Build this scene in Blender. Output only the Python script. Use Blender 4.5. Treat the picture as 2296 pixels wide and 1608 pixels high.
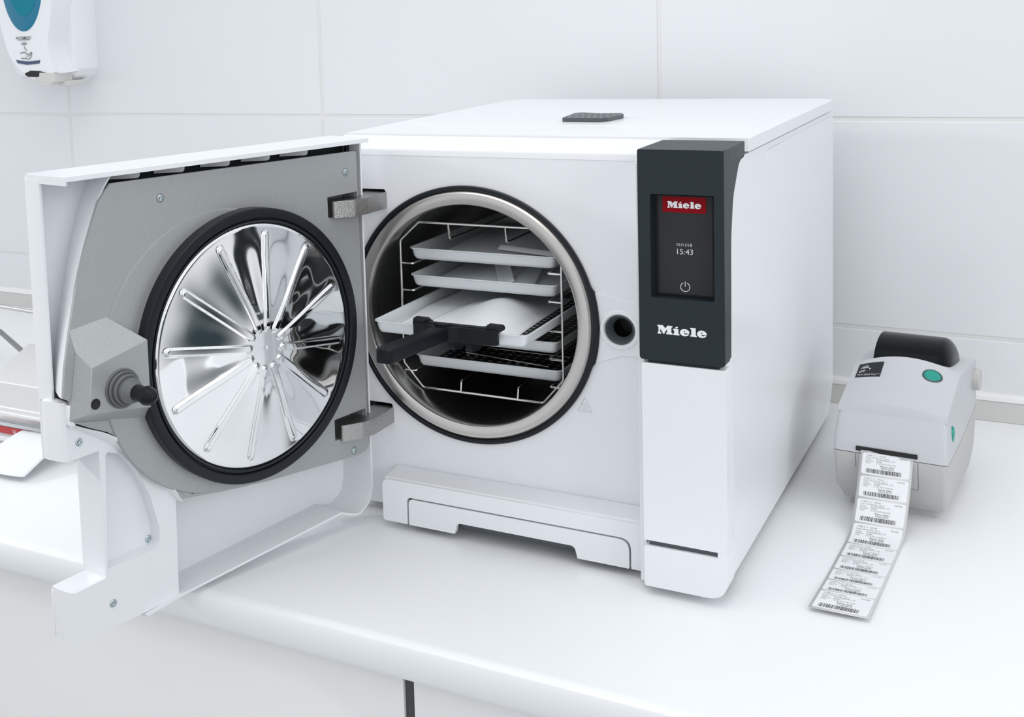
import bpy, bmesh, math, random
from mathutils import Vector, Matrix
from mathutils.geometry import tessellate_polygon
random.seed(7)
for o in list(bpy.data.objects): bpy.data.objects.remove(o)
SC = bpy.context.scene
COL = SC.collection
PI = math.pi

# ------------------------------------------------------------------ camera
F_PX, CX, CY = 2811.604, 622.836, 322.609
R = ((0.843439, 0.535575, -0.042074), (0.016995, -0.104879, -0.994340), (-0.536956, 0.837950, -0.097562))
cam_d = bpy.data.cameras.new('camera')
cam = bpy.data.objects.new('camera', cam_d); COL.objects.link(cam)
cam_d.sensor_fit = 'HORIZONTAL'; cam_d.sensor_width = 36.0
cam_d.lens = 36.0 * F_PX / 2296.0
cam_d.shift_x = (1148.0 - CX) / 2296.0
cam_d.shift_y = (CY - 804.0) / 2296.0
cam_d.clip_start = 0.02; cam_d.clip_end = 30
m = Matrix.Identity(4)
for i in range(3):
    m[i][0] = R[0][i]; m[i][1] = -R[1][i]; m[i][2] = -R[2][i]
m.translation = Vector((0.574383, -1.282951, 0.339779))
cam.matrix_world = m
SC.camera = cam

# ------------------------------------------------------------------ world, lights, exposure
w = bpy.data.worlds.new('World'); SC.world = w; w.use_nodes = True
nt = w.node_tree; nt.nodes.clear()
out = nt.nodes.new('ShaderNodeOutputWorld'); bg = nt.nodes.new('ShaderNodeBackground')
tc = nt.nodes.new('ShaderNodeTexCoord'); sep = nt.nodes.new('ShaderNodeSeparateXYZ')
ramp = nt.nodes.new('ShaderNodeValToRGB'); mp = nt.nodes.new('ShaderNodeMapRange')
nt.links.new(tc.outputs['Generated'], sep.inputs[0]); nt.links.new(sep.outputs['Z'], mp.inputs['Value'])
mp.inputs['From Min'].default_value = -1; mp.inputs['From Max'].default_value = 1
nt.links.new(mp.outputs['Result'], ramp.inputs[0])
ramp.color_ramp.elements[0].position = 0.35; ramp.color_ramp.elements[0].color = (0.78, 0.80, 0.83, 1)
ramp.color_ramp.elements[1].position = 0.80; ramp.color_ramp.elements[1].color = (0.95, 0.975, 1.0, 1)
# dark patch added to the world as the dim room end the disc mirrors
nrm = nt.nodes.new('ShaderNodeVectorMath'); nrm.operation = 'NORMALIZE'; nt.links.new(tc.outputs['Generated'], nrm.inputs[0])
dot = nt.nodes.new('ShaderNodeVectorMath'); dot.operation = 'DOT_PRODUCT'; nt.links.new(nrm.outputs[0], dot.inputs[0])
dd_ = Vector((1.0, -0.12, 0.0)).normalized(); dot.inputs[1].default_value = dd_
pr2 = nt.nodes.new('ShaderNodeValToRGB'); nt.links.new(dot.outputs['Value'], pr2.inputs[0])
pr2.color_ramp.elements[0].position = math.cos(math.radians(24)); pr2.color_ramp.elements[0].color = (0, 0, 0, 1)
pr2.color_ramp.elements[1].position = math.cos(math.radians(10)); pr2.color_ramp.elements[1].color = (1, 1, 1, 1)
mixw = nt.nodes.new('ShaderNodeMix'); mixw.data_type = 'RGBA'
nt.links.new(pr2.outputs[0], mixw.inputs['Factor']); nt.links.new(ramp.outputs[0], mixw.inputs['A']); mixw.inputs['B'].default_value = (0.035, 0.052, 0.060, 1)
nt.links.new(mixw.outputs['Result'], bg.inputs[0]); bg.inputs[1].default_value = 0.97
nt.links.new(bg.outputs[0], out.inputs[0])

def area(name, loc, target, sx, sy, power, col=(1, 1, 1)):
    d = bpy.data.lights.new(name, 'AREA'); d.shape = 'RECTANGLE'; d.size = sx; d.size_y = sy
    d.energy = power; d.color = col
    o = bpy.data.objects.new(name, d); COL.objects.link(o); o.location = loc
    o.rotation_euler = (Vector(target) - Vector(loc)).to_track_quat('-Z', 'Y').to_euler()
    return o
area('overhead_fill', (0.1, -0.55, 2.1), (0.1, 0.1, -0.2), 2.2, 1.6, 10, (1, 1, 1))  # added overhead fill that brightens the upward faces
area('fill_light_right', (2.8, -1.35, 1.0), (0.05, 0.0, 0.0), 1.4, 1.4, 17, (0.97, 0.985, 1.0))  # added fill from the right for front and side faces
ld = bpy.data.lights.new('spot_lamp_left', 'SPOT'); ld.energy = 165; ld.shadow_soft_size = 0.16; ld.spot_size = math.radians(24); ld.spot_blend = 0.6
lo_ = bpy.data.objects.new('spot_lamp_left', ld); COL.objects.link(lo_); lo_.location = (-4.15, -1.15, 1.45)
lo_.rotation_euler = (Vector((0.15, 0.10, 0.06)) - lo_.location).to_track_quat('-Z', 'Y').to_euler()

SC.view_settings.view_transform = 'Standard'
try: SC.view_settings.look = 'None'
except Exception: pass
SC.view_settings.gamma = 1.0
SC.view_settings.use_curve_mapping = False
SC.view_settings.exposure = 0.07

# ------------------------------------------------------------------ materials
def mat(name, col, rough=0.4, metal=0.0, bump=0.0, bscale=200, coat=0.0, spec=0.5, noise=0.0, nscale=30):
    M = bpy.data.materials.new(name); M.use_nodes = True
    n = M.node_tree.nodes; l = M.node_tree.links; b = n['Principled BSDF']
    b.inputs['Base Color'].default_value = (*col, 1); b.inputs['Roughness'].default_value = rough
    b.inputs['Metallic'].default_value = metal
    b.inputs['Specular IOR Level'].default_value = spec
    b.inputs['Coat Weight'].default_value = coat
    t = n.new('ShaderNodeTexCoord')
    if noise:
        x = n.new('ShaderNodeTexNoise'); x.inputs['Scale'].default_value = nscale
        mx = n.new('ShaderNodeMix'); mx.data_type = 'RGBA'
        mx.inputs['A'].default_value = (*[c * (1 - noise) for c in col], 1); mx.inputs['B'].default_value = (*[min(1, c * (1 + noise)) for c in col], 1)
        l.new(t.outputs['Object'], x.inputs['Vector']); l.new(x.outputs['Fac'], mx.inputs['Factor'])
        l.new(mx.outputs['Result'], b.inputs['Base Color'])
    if bump:
        x = n.new('ShaderNodeTexNoise'); x.inputs['Scale'].default_value = bscale
        l.new(t.outputs['Object'], x.inputs['Vector'])
        bp = n.new('ShaderNodeBump'); bp.inputs['Strength'].default_value = bump; bp.inputs['Distance'].default_value = 0.001
        l.new(x.outputs['Fac'], bp.inputs['Height']); l.new(bp.outputs['Normal'], b.inputs['Normal'])
    return M
WHITE = (0.83, 0.845, 0.87)
M_white = mat('white_glossy_plastic', WHITE, 0.28, noise=0.01)
M_tile = mat('white_glazed_tile', (0.74, 0.755, 0.775), 0.22, noise=0.015, nscale=4)
M_grout = mat('pale_grout', (0.74, 0.74, 0.73), 0.9, bump=0.5, bscale=900, noise=0.05, nscale=300)
M_counter = mat('white_worktop', (0.87, 0.885, 0.90), 0.30, noise=0.008, nscale=6)
M_trimbase = mat('beige_trim', (0.62, 0.615, 0.595), 0.45, noise=0.02)
M_trimtop = mat('white_trim_edge', (0.88, 0.88, 0.87), 0.4)
M_cab = mat('cabinet_front', (0.87, 0.875, 0.865), 0.42, noise=0.01, nscale=8)
M_gap = mat('dark_gap', (0.06, 0.06, 0.06), 0.5)
M_gapgrey = mat('grey_edge', (0.30, 0.30, 0.30), 0.4, metal=0.4)
M_floor = mat('floor_vinyl', (0.42, 0.43, 0.44), 0.5, noise=0.04, nscale=12)
M_dark = mat('anthracite_plastic', (0.019, 0.027, 0.032), 0.42, spec=0.22, noise=0.05, bump=0.03, bscale=900)
M_black = mat('black_rubber', (0.008, 0.011, 0.015), 0.33, spec=0.3)
M_gasketgrey = mat('grey_rubber', (0.14, 0.15, 0.155), 0.5)
M_pit = mat('deep_black', (0.004, 0.005, 0.006), 0.4)
M_steel = mat('brushed_flange_steel', (0.64, 0.615, 0.59), 0.27, metal=1.0)
M_chamber = mat('chamber_steel', (0.42, 0.42, 0.42), 0.30, metal=1.0)
M_mirror = mat('mirror_steel', (0.86, 0.87, 0.88), 0.05, metal=1.0)
M_wire = mat('polished_wire', (0.75, 0.74, 0.72), 0.16, metal=1.0)
M_hinge = mat('sandcast_hinge_metal', (0.43, 0.42, 0.41), 0.22, metal=1.0, bump=0.5, bscale=900)
M_alu = mat('anodised_tray', (0.80, 0.83, 0.845), 0.42, metal=0.2, noise=0.01)
M_paper = mat('sterilisation_paper', (0.84, 0.86, 0.88), 0.75, bump=0.06, bscale=300)
M_film = mat('clear_pouch_film', (0.74, 0.77, 0.79), 0.25)
M_grip = mat('black_grip_plastic', (0.007, 0.009, 0.012), 0.36, spec=0.2, bump=0.08, bscale=800)
M_screw = mat('zinc_screw', (0.55, 0.62, 0.64), 0.2, metal=1.0)
M_screen = mat('screen_glass', (0.033, 0.033, 0.034), 0.3, spec=0.15)
M_bezel = mat('screen_bezel', (0.010, 0.010, 0.011), 0.3, spec=0.2)
M_red = mat('logo_red', (0.25, 0.002, 0.008), 0.45, spec=0.1)
M_logo = mat('logo_white', (0.86, 0.87, 0.87), 0.4)
M_logog = mat('logo_grey', (0.66, 0.68, 0.69), 0.4)
M_prtop = mat('printer_light_grey', (0.56, 0.58, 0.60), 0.42, bump=0.05, bscale=900)
M_prlow = mat('printer_warm_grey', (0.53, 0.525, 0.515), 0.5, bump=0.10, bscale=900)
M_smoke = mat('smoked_cover', (0.004, 0.006, 0.008), 0.22, spec=0.10)
M_green = mat('green_button', (0.0, 0.30, 0.23), 0.3)
M_ink = mat('black_ink', (0.06, 0.06, 0.065), 0.6)
M_inkf = mat('faint_ink', (0.30, 0.30, 0.31), 0.6)
M_liner = mat('label_liner', (0.66, 0.665, 0.66), 0.35)
M_label = mat('label_paper', (0.84, 0.855, 0.875), 0.5)
M_teal = mat('teal_window', (0.0, 0.20, 0.27), 0.2, spec=0.25)
M_teal2 = mat('teal_rim', (0.025, 0.19, 0.31), 0.2, spec=0.3)
M_navy = mat('sensor_navy', (0.06, 0.085, 0.16), 0.25)
M_sheet = mat('brushed_sheet_steel', (0.80, 0.80, 0.80), 0.30, metal=1.0, bump=0.15, bscale=500)
M_rod = mat('polished_rod', (0.62, 0.62, 0.61), 0.12, metal=1.0)
M_roddk = mat('dark_rod', (0.22, 0.225, 0.22), 0.3, metal=0.8)
M_greyp = mat('sealer_grey', (0.62, 0.65, 0.67), 0.4)
M_redlab = mat('red_label', (0.50, 0.045, 0.05), 0.45, noise=0.15, nscale=900)
M_emb = mat('embossed_mark', (0.66, 0.67, 0.69), 0.4)
M_dgrey = mat('dark_grey_plastic', (0.07, 0.085, 0.095), 0.4)

# grey metallic casting paint with glitter flakes
M_cast = mat('grey_metallic_casting', (0.40, 0.415, 0.42), 0.40, metal=0.35)
n = M_cast.node_tree.nodes; l = M_cast.node_tree.links; b = n['Principled BSDF']
t = n.new('ShaderNodeTexCoord'); v = n.new('ShaderNodeTexVoronoi'); v.inputs['Scale'].default_value = 900
r_ = n.new('ShaderNodeValToRGB'); r_.color_ramp.elements[0].position = 0.0; r_.color_ramp.elements[0].color = (0.95, 0.96, 0.97, 1)
r_.color_ramp.elements[1].position = 0.22; r_.color_ramp.elements[1].color = (0.40, 0.415, 0.42, 1)
l.new(t.outputs['Object'], v.inputs['Vector']); l.new(v.outputs['Distance'], r_.inputs[0]); l.new(r_.outputs[0], b.inputs['Base Color'])
bp = n.new('ShaderNodeBump'); bp.inputs['Strength'].default_value = 0.25; bp.inputs['Distance'].default_value = 0.0004
l.new(v.outputs['Distance'], bp.inputs['Height']); l.new(bp.outputs['Normal'], b.inputs['Normal'])

# perforated tray floor: shade painted in as dark colour, hole-rim glints as light dots
M_perf = mat('perforated_tray_floor', (0.10, 0.10, 0.10), 0.35, metal=0.6)
n = M_perf.node_tree.nodes; l = M_perf.node_tree.links; b = n['Principled BSDF']
t = n.new('ShaderNodeTexCoord')
sc = n.new('ShaderNodeVectorMath'); sc.operation = 'SCALE'; sc.inputs['Scale'].default_value = 1 / 0.0115
sn = n.new('ShaderNodeVectorMath'); sn.operation = 'FRACTION'
sb = n.new('ShaderNodeVectorMath'); sb.operation = 'SUBTRACT'; sb.inputs[1].default_value = (0.5, 0.5, 0)
ml = n.new('ShaderNodeVectorMath'); ml.operation = 'MULTIPLY'; ml.inputs[1].default_value = (1, 1, 0)
ln = n.new('ShaderNodeVectorMath'); ln.operation = 'LENGTH'
rr = n.new('ShaderNodeValToRGB'); rr.color_ramp.elements[0].position = 0.2; rr.color_ramp.elements[0].color = (0.85, 0.85, 0.85, 1)
rr.color_ramp.elements[1].position = 0.26; rr.color_ramp.elements[1].color = (0.03, 0.033, 0.035, 1)
l.new(t.outputs['Object'], sc.inputs[0]); l.new(sc.outputs[0], sn.inputs[0]); l.new(sn.outputs[0], sb.inputs[0]); l.new(sb.outputs[0], ml.inputs[0])
l.new(ml.outputs[0], ln.inputs[0]); l.new(ln.outputs['Value'], rr.inputs[0]); l.new(rr.outputs[0], b.inputs['Base Color'])

# ------------------------------------------------------------------ mesh helpers
def shade(me, ang=35):
    for p in me.polygons: p.use_smooth = True
    me.set_sharp_from_angle(angle=math.radians(ang))
ORG = {}
def obj(name, bm, material, parent=None, bevel=0, seg=2, local=False, ang=35, label=None, bang=35):
    """link a bmesh as one object; geometry is given in world space (or, with local, in the parent's space)"""
    if parent is not None and not local:
        o_ = ORG.get(parent.name)
        if o_ is not None: bmesh.ops.translate(bm, verts=bm.verts, vec=-o_)
    me = bpy.data.meshes.new(name)
    bmesh.ops.remove_doubles(bm, verts=bm.verts, dist=1e-6)
    bmesh.ops.recalc_face_normals(bm, faces=bm.faces)
    bm.to_mesh(me); bm.free(); me.materials.append(material)
    shade(me, ang)
    o = bpy.data.objects.new(name, me); COL.objects.link(o)
    if parent is not None:
        o.parent = parent
        if not local and parent.name in ORG: ORG[o.name] = ORG[parent.name]
    if bevel:
        md = o.modifiers.new('Bevel', 'BEVEL'); md.width = bevel; md.segments = seg
        md.limit_method = 'ANGLE'; md.angle_limit = math.radians(bang); md.harden_normals = True
        md.use_clamp_overlap = True
    if label: o['label'] = label
    return o
def thing(name, loc, label, cat, group=None, rz=0):
    o = bpy.data.objects.new(name, None); COL.objects.link(o); o.location = loc; o.rotation_euler = (0, 0, rz)
    o.empty_display_size = 0.02
    o['label'] = label; o['category'] = cat
    if group: o['group'] = group
    ORG[o.name] = Vector(loc)
    return o
def tag(o, label, cat, group=None):
    o['label'] = label; o['category'] = cat
    if group: o['group'] = group
    return o
def struct(o): o['kind'] = 'structure'; return o
def box(x0, x1, y0, y1, z0, z1, bm=None, rx=None):
    bm = bm or bmesh.new()
    vs = [bm.verts.new(c) for c in ((x0, y0, z0), (x1, y0, z0), (x1, y1, z0), (x0, y1, z0), (x0, y0, z1), (x1, y0, z1), (x1, y1, z1), (x0, y1, z1))]
    for f in ((0, 1, 2, 3), (4, 7, 6, 5), (0, 4, 5, 1), (1, 5, 6, 2), (2, 6, 7, 3), (3, 7, 4, 0)):
        bm.faces.new([vs[i] for i in f])
    return bm
def poly3(verts, faces, bm=None):
    bm = bm or bmesh.new()
    vs = [bm.verts.new(v) for v in verts]
    for f in faces: bm.faces.new([vs[i] for i in f])
    return bm
def lathe(profile, fmap, seg=96, bm=None, rfun=None):
    """profile: (r, h); fmap(x, y, h) -> point"""
    bm = bm or bmesh.new(); rings = []
    for (r, h) in profile:
        ring = []
        if r < 1e-6: ring = [bm.verts.new(fmap(0, 0, h))] * seg
        else:
            for i in range(seg):
                a = 2 * PI * i / seg; rr_ = r + (rfun(a, r) if rfun else 0)
                ring.append(bm.verts.new(fmap(rr_ * math.cos(a), rr_ * math.sin(a), h)))
        rings.append(ring)
    for A, B in zip(rings, rings[1:]):
        for i in range(seg):
            j = (i + 1) % seg; q = []
            for v_ in (A[i], A[j], B[j], B[i]):
                if v_ not in q: q.append(v_)
            if len(q) > 2: bm.faces.new(q)
    return bm
def tube(pts, r, seg=10, closed=False, bm=None, caps=True):
    bm = bm or bmesh.new(); P = [Vector(p) for p in pts]; n_ = len(P); rings = []
    up = None
    for i in range(n_):
        if closed: d = (P[(i + 1) % n_] - P[i - 1]).normalized()
        else: d = (P[min(i + 1, n_ - 1)] - P[max(i - 1, 0)]).normalized()
        if up is None:
            up = d.orthogonal().normalized()
        up = (up - d * up.dot(d)).normalized()
        s = d.cross(up)
        rr_ = r[i] if isinstance(r, (list, tuple)) else r
        rings.append([bm.verts.new(P[i] + (up * math.cos(2 * PI * k / seg) + s * math.sin(2 * PI * k / seg)) * rr_) for k in range(seg)])
    L = list(zip(rings, rings[1:])) + ([(rings[-1], rings[0])] if closed else [])
    for A, B in L:
        # align for closed twist
        off = 0
        if closed and A is rings[-1]:
            off = min(range(seg), key=lambda k: (A[0].co - B[k].co).length)
        for k in range(seg):
            bm.faces.new((A[k], A[(k + 1) % seg], B[(k + 1 + off) % seg], B[(k + off) % seg]))
    if caps and not closed:
        bm.faces.new(rings[0]); bm.faces.new(rings[-1][::-1])
    return bm
def rnd(pts, r, seg=6, closed=True):
    """round the corners of a 2D or 3D polyline"""
    P = [Vector(p) for p in pts]; out_ = []; n_ = len(P)
    for i in range(n_):
        ri = r[i] if isinstance(r, (list, tuple)) else r
        if ri <= 0 or (not closed and i in (0, n_ - 1)): out_.append(P[i]); continue
        a = P[i - 1] - P[i]; c = P[(i + 1) % n_] - P[i]
        la, lc = a.length, c.length; a.normalize(); c.normalize()
        ang = a.angle(c); tt = min(ri / math.tan(ang / 2), la * 0.49, lc * 0.49)
        p0 = P[i] + a * tt; p1 = P[i] + c * tt
        for k in range(seg + 1):
            s = k / seg
            out_.append(p0 * (1 - s) ** 2 + P[i] * 2 * s * (1 - s) + p1 * s * s)
    return out_
def plate(outer, layers, fmap, holes=(), bm=None, back=True):
    """solid with front outline 'outer' (2D), lofted through layers [(depth, fn or None)]; holes = [(pts, depth or None=through)]"""
    bm = bm or bmesh.new()
    layers = [(L, None) if not isinstance(L, tuple) else L for L in layers]
    outer = [Vector((p[0], p[1])) for p in outer]; hs = [([Vector((q[0], q[1])) for q in h], d) for h, d in holes]
    def ring(pts, d, fn=None):
        return [bm.verts.new(fmap(*(fn(p[0], p[1]) if fn else (p[0], p[1])), d)) for p in pts]
    O = [ring(outer, d, fn) for d, fn in layers]
    d0 = layers[0][0]; d1 = layers[-1][0]
    H = [ring(h, d0) for h, d in hs]
    def cap(ringo, rings2d, ringsv):
        flat = [v_ for rg in ringsv for v_ in rg]
        tris = tessellate_polygon([[Vector((p[0], p[1], 0)) for p in rg] for rg in rings2d])
        fs = []
        for t_ in tris:
            try: fs.append(bm.faces.new([flat[i] for i in t_]))
            except ValueError: pass
        return fs
    fs = cap(None, [outer] + [h for h, d in hs], [O[0]] + H)
    if back:
        thr = [(h, d) for h, d in hs if d is None]; HB = [ring(h, d1) for h, d in thr]
        fs += cap(None, [outer] + [h for h, d in thr], [O[-1]] + HB)
    else: HB = [ring(h, d1) for h, d in hs if d is None]
    for A, B in zip(O, O[1:]):
        for i in range(len(A)): bm.faces.new((A[i], A[(i + 1) % len(A)], B[(i + 1) % len(A)], B[i]))
    k = 0
    for (h, d), A in zip(hs, H):
        if d is None: B = HB[k]; k += 1
        else:
            B = ring(h, d); fs += cap(None, [h], [B])
        for i in range(len(A)): bm.faces.new((A[i], A[(i + 1) % len(A)], B[(i + 1) % len(A)], B[i]))
    bmesh.ops.dissolve_limit(bm, angle_limit=math.radians(0.5), verts=bm.verts, edges=[e for e in bm.edges if all(f in set(fs) for f in e.link_faces)])
    return bm
def circle(cx, cy, r, n_=64, ry=None):
    return [(cx + r * math.cos(2 * PI * i / n_), cy + (ry or r) * math.sin(2 * PI * i / n_)) for i in range(n_)]
FX = lambda y0=0: (lambda a, b, d: (a, y0 + d, b))         # plates facing -y : (x, z) outline, depth +y
def text_bm(s, size, fmap, thick=0.0002, align='LEFT', xs=1.0, bold=0.0):
    cu = bpy.data.curves.new('t', 'FONT'); cu.body = s; cu.size = size; cu.align_x = align; cu.extrude = 0; cu.resolution_u = 2
    cu.offset = bold
    o = bpy.data.objects.new('t', cu); COL.objects.link(o)
    me = bpy.data.meshes.new_from_object(o)
    bpy.data.objects.remove(o); bpy.data.curves.remove(cu)
    bm = bmesh.new(); bm.from_mesh(me); bpy.data.meshes.remove(me)
    for v_ in bm.verts: v_.co = Vector(fmap(v_.co.x * xs, v_.co.y))
    return bm
def join(bms):
    base = bmesh.new()
    for b_ in bms:
        me = bpy.data.meshes.new('j'); b_.to_mesh(me); b_.free(); base.from_mesh(me); bpy.data.meshes.remove(me)
    return base
def extr(bm, vec):
    """give a flat bmesh a small thickness along vec"""
    r = bmesh.ops.extrude_face_region(bm, geom=list(bm.faces))
    bmesh.ops.translate(bm, verts=[g for g in r['geom'] if isinstance(g, bmesh.types.BMVert)], vec=vec)
    return bm

ZC = -0.252        # worktop level
YW = 0.668         # wall plane

# ------------------------------------------------------------------ wall, worktop, cabinets, floor
bm = bmesh.new(); g = 0.0028
for ix in range(-2, 6):
    x0 = -1.790 + ix * 0.6065
    for iz in range(-2, 4):
        z0 = -0.1385 + (iz) * 0.3035
        box(x0 + g, x0 + 0.6065 - g, YW, YW + 0.008, z0 + g, z0 + 0.3035 - g, bm)
w_ = struct(obj('wall_back', bm, M_tile, bevel=0.0015, seg=2))
w_.data.materials.append(M_grout)
bm = box(-3.2, 2.1, YW + 0.0012, YW + 0.05, -1.15, 1.1)
struct(obj('wall_back_backing', bm, M_grout)).name = 'wall_back_grout'
bm = box(-3.2, 2.1, YW - 0.012, YW + 0.002, ZC, -0.2235)
t_ = struct(obj('trim_1', bm, M_trimbase, bevel=0.001))
bm = box(-3.2, 2.1, YW - 0.0135, YW + 0.002, -0.2235, -0.2145)
struct(obj('trim_2', bm, M_trimtop, bevel=0.002))
prof = [(YW - 0.001, ZC), (-0.262, ZC), (-0.268, ZC - 0.001), (-0.2725, ZC - 0.004), (-0.2745, ZC - 0.009), (-0.2745, ZC - 0.031), (-0.272, ZC - 0.0365), (-0.266, ZC - 0.038), (YW - 0.001, ZC - 0.038)]
bm = plate(prof, [-3.1, 0.70], lambda a, b_, d: (d, a, b_))
tag(obj('worktop', bm, M_counter, ang=25), 'long white worktop with rounded front edge under the steriliser', 'worktop')
for nm, x0, x1, lab in (('base_cabinet', -0.98, 0.0325, 'white base cabinet left of the dark vertical gap, under the worktop'), ('base_cabinet', 0.0425, 0.69, 'white base cabinet right of the dark vertical gap, under the worktop')):
    c = thing(nm, ((x0 + x1) / 2, -0.0, -1.05), lab, 'cabinet', 'base cabinets')
    obj('carcass', box(x0 + 0.001, x1 - 0.001, -0.228, 0.64, -1.05, ZC - 0.04), M_cab, c, bevel=0.001)
    obj('door', box(x0 + 0.0005, x1 - 0.0005, -0.252, -0.2305, -0.98, ZC - 0.0405), M_cab, c, bevel=0.0012)
gp = tag(obj('gap_shade', box(0.0332, 0.0418, -0.249, -0.2, -1.05, ZC - 0.0395), M_gap, bevel=0.001), 'dark vertical strip standing in for the shade in the gap between the two cabinets', 'painted shade')  # dark bar added to stand for the shade inside the gap
struct(obj('floor', box(-3.2, 2.1, -3.0, 0.7, -1.15, -1.052), M_floor))

# ------------------------------------------------------------------ steriliser
A = thing('steam_steriliser', (0.06, 0.26, ZC), 'white tabletop steam steriliser with open round chamber and door swung left', 'steriliser')
# outer casing (shell of walls, open at the front behind the front panel)
def casing():
    bm = bmesh.new()
    box(-0.178, -0.174, 0.004, 0.588, -0.238, 0.186, bm)
    box(-0.174, 0.279, 0.584, 0.588, -0.238, 0.186, bm)
    box(-0.174, 0.279, 0.006, 0.584, -0.238, -0.234, bm)
    return bm
obj('casing', casing(), M_white, A, bevel=0.001)
# right side panel with rounded front top corner
sp = rnd([(-0.056, -0.238), (-0.056, 0.115), (0.0, 0.1825), (0.055, 0.184), (0.588, 0.184), (0.588, -0.205), (0.560, -0.238)], [0.02, 0.10, 0.035, 0, 0.006, 0.02, 0.02], 8)
bm = plate(sp, [(0.2895, None), (0.279, None)], lambda a, b_, d: (d, a, b_))
obj('side_panel', bm, M_white, A, bevel=0.003, seg=3)
sk = rnd([(-0.020, -0.200), (-0.020, 0.1702), (0.1470, 0.1658), (0.1542, 0.1777), (0.586, 0.1780), (0.586, -0.200)], [0.01, 0.03, 0.002, 0.002, 0.004, 0.01], 5)
bm = plate(sk, [(0.2903, None), (0.2890, None)], lambda a, b_, d: (d, a, b_))
obj('side_skin', bm, M_white, A, bevel=0.0007)
# front panel with the round opening and a lock socket hole
bm = plate([(-0.178, -0.24), (0.206, -0.24), (0.206, 0.1835), (-0.178, 0.1835)], [0.0, 0.004], FX(), holes=[(circle(0, 0, 0.1455, 96), None), (circle(0.1715, 0.0, 0.0155, 40), None),
     (rnd([(-0.150, 0.1165), (-0.102, 0.1165), (-0.102, 0.1398), (-0.150, 0.1398)], 0.003, 3), None), (rnd([(-0.150, -0.1402), (-0.102, -0.1402), (-0.102, -0.1160), (-0.150, -0.1160)], 0.003, 3), None)])
fp = obj('front_panel', bm, M_white, A)
# raised tongue around the lock socket
bm = plate([(0.1465, 0.038), (0.2, 0.0275), (0.2, -0.0265), (0.173, -0.028), (0.1425, -0.040)] + [(0.1476 * math.cos(a), 0.1476 * math.sin(a)) for a in (-0.16, -0.08, 0, 0.08, 0.16, 0.24)][::1], [-0.0012, 0.0005], FX(), holes=[(circle(0.1715, 0.0, 0.0158, 40), None)])
obj('socket_plinth', bm, M_white, A, bevel=0.0008)
bm = lathe([(0.0215, -0.0012), (0.0205, -0.0028), (0.0175, -0.0032), (0.0162, -0.0015), (0.0160, 0.002)], lambda x, y, h: (0.1715 + x, h, y), 64)
obj('socket_collar', bm, M_white, A)
bm = lathe([(0.0160, -0.0012), (0.0148, -0.0022), (0.0138, -0.001), (0.0108, 0.008), (0.0100, 0.009)], lambda x, y, h: (0.1715 + x, h, y), 64)
ls = obj('lock_socket', bm, M_dgrey, A)
bm = lathe([(0.0104, 0.0088), (0.0100, 0.012), (0.0100, 0.034), (0.0, 0.034)], lambda x, y, h: (0.1715 + x, h, y), 48)
obj('bore', bm, M_pit, ls)
# top front bevel strip between front panel and lid
pr_ = rnd([(-0.0005, 0.180), (0.0005, 0.1885), (0.0445, 0.1985), (0.0445, 0.180)], [0, 0.005, 0.0015, 0], 5)
bm = plate(pr_, [-0.178, 0.214], lambda a, b_, d: (d, a, b_))
obj('front_cornice', bm, M_white, A, ang=30)
# lid
bm = plate(rnd([(-0.178, 0.0455), (0.2935, 0.0455), (0.2935, 0.590), (-0.178, 0.590)], [0.002, 0.002, 0.035, 0.035], 8), [(0.2005, None), (0.187, None)], lambda a, b_, d: (a, b_, d))
lid = obj('lid', bm, M_white, A, bevel=0.0045, seg=4)
bm = plate(rnd([(-0.155, 0.165), (0.02, 0.150), (0.05, 0.165), (0.27, 0.165), (0.27, 0.545), (-0.150, 0.545)], 0.03, 8), [(0.2009, None), (0.2003, None)], lambda a, b_, d: (a, b_, d))
obj('lid_panel', bm, M_white, lid, bevel=0.001)
# vent grille on the lid
vo = [(0.038, 0.205), (0.087, 0.204), (0.093, 0.216), (0.098, 0.262), (0.090, 0.282), (0.062, 0.277), (0.037, 0.287), (0.029, 0.281)]
hs = []
for j in range(5):
    for i in range(7):
        x = 0.041 + i * 0.0078 + (0.0039 if j % 2 else 0); y = 0.216 + j * 0.0128
        if x < 0.090: hs.append((circle(x, y, 0.0022, 10), 0.2022))
bm = plate(rnd(vo, 0.006, 4), [(0.2058, None), (0.2012, None)], lambda a, b_, d: (a, b_, d), holes=hs)
obj('vent_grille', bm, M_dgrey, A, label='dark grey perforated vent pad on the lid')
# lower ledge with service flap
lo = rnd([(-0.098, -0.2425), (-0.098, -0.193), (0.209, -0.193), (0.209, -0.2425), (0.1918, -0.2425), (0.1918, -0.2105), (-0.067, -0.2105), (-0.067, -0.2425)],
         [0.004, 0.009, 0.001, 0.001, 0.001, 0.012, 0.006, 0.001], 6)
bm = plate(lo, [(-0.040, None), (-0.010, None)], FX())
lg = obj('lower_ledge', bm, M_white, A, bevel=0.0015)
bm = poly3([(-0.098, -0.036, -0.1915), (0.209, -0.036, -0.1915), (0.209, 0.0, -0.1885), (-0.098, 0.0, -0.1885), (-0.098, -0.036, -0.21), (0.209, -0.036, -0.21), (0.209, 0, -0.21), (-0.098, 0, -0.21)],
           [(0, 1, 2, 3), (4, 7, 6, 5), (0, 4, 5, 1), (1, 5, 6, 2), (2, 6, 7, 3), (3, 7, 4, 0)])
obj('ledge_top', bm, M_white, A, bevel=0.0025, seg=3)
obj('ledge_recess', box(-0.072, 0.195, -0.030, -0.012, -0.238, -0.2065), M_dgrey, A)
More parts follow.
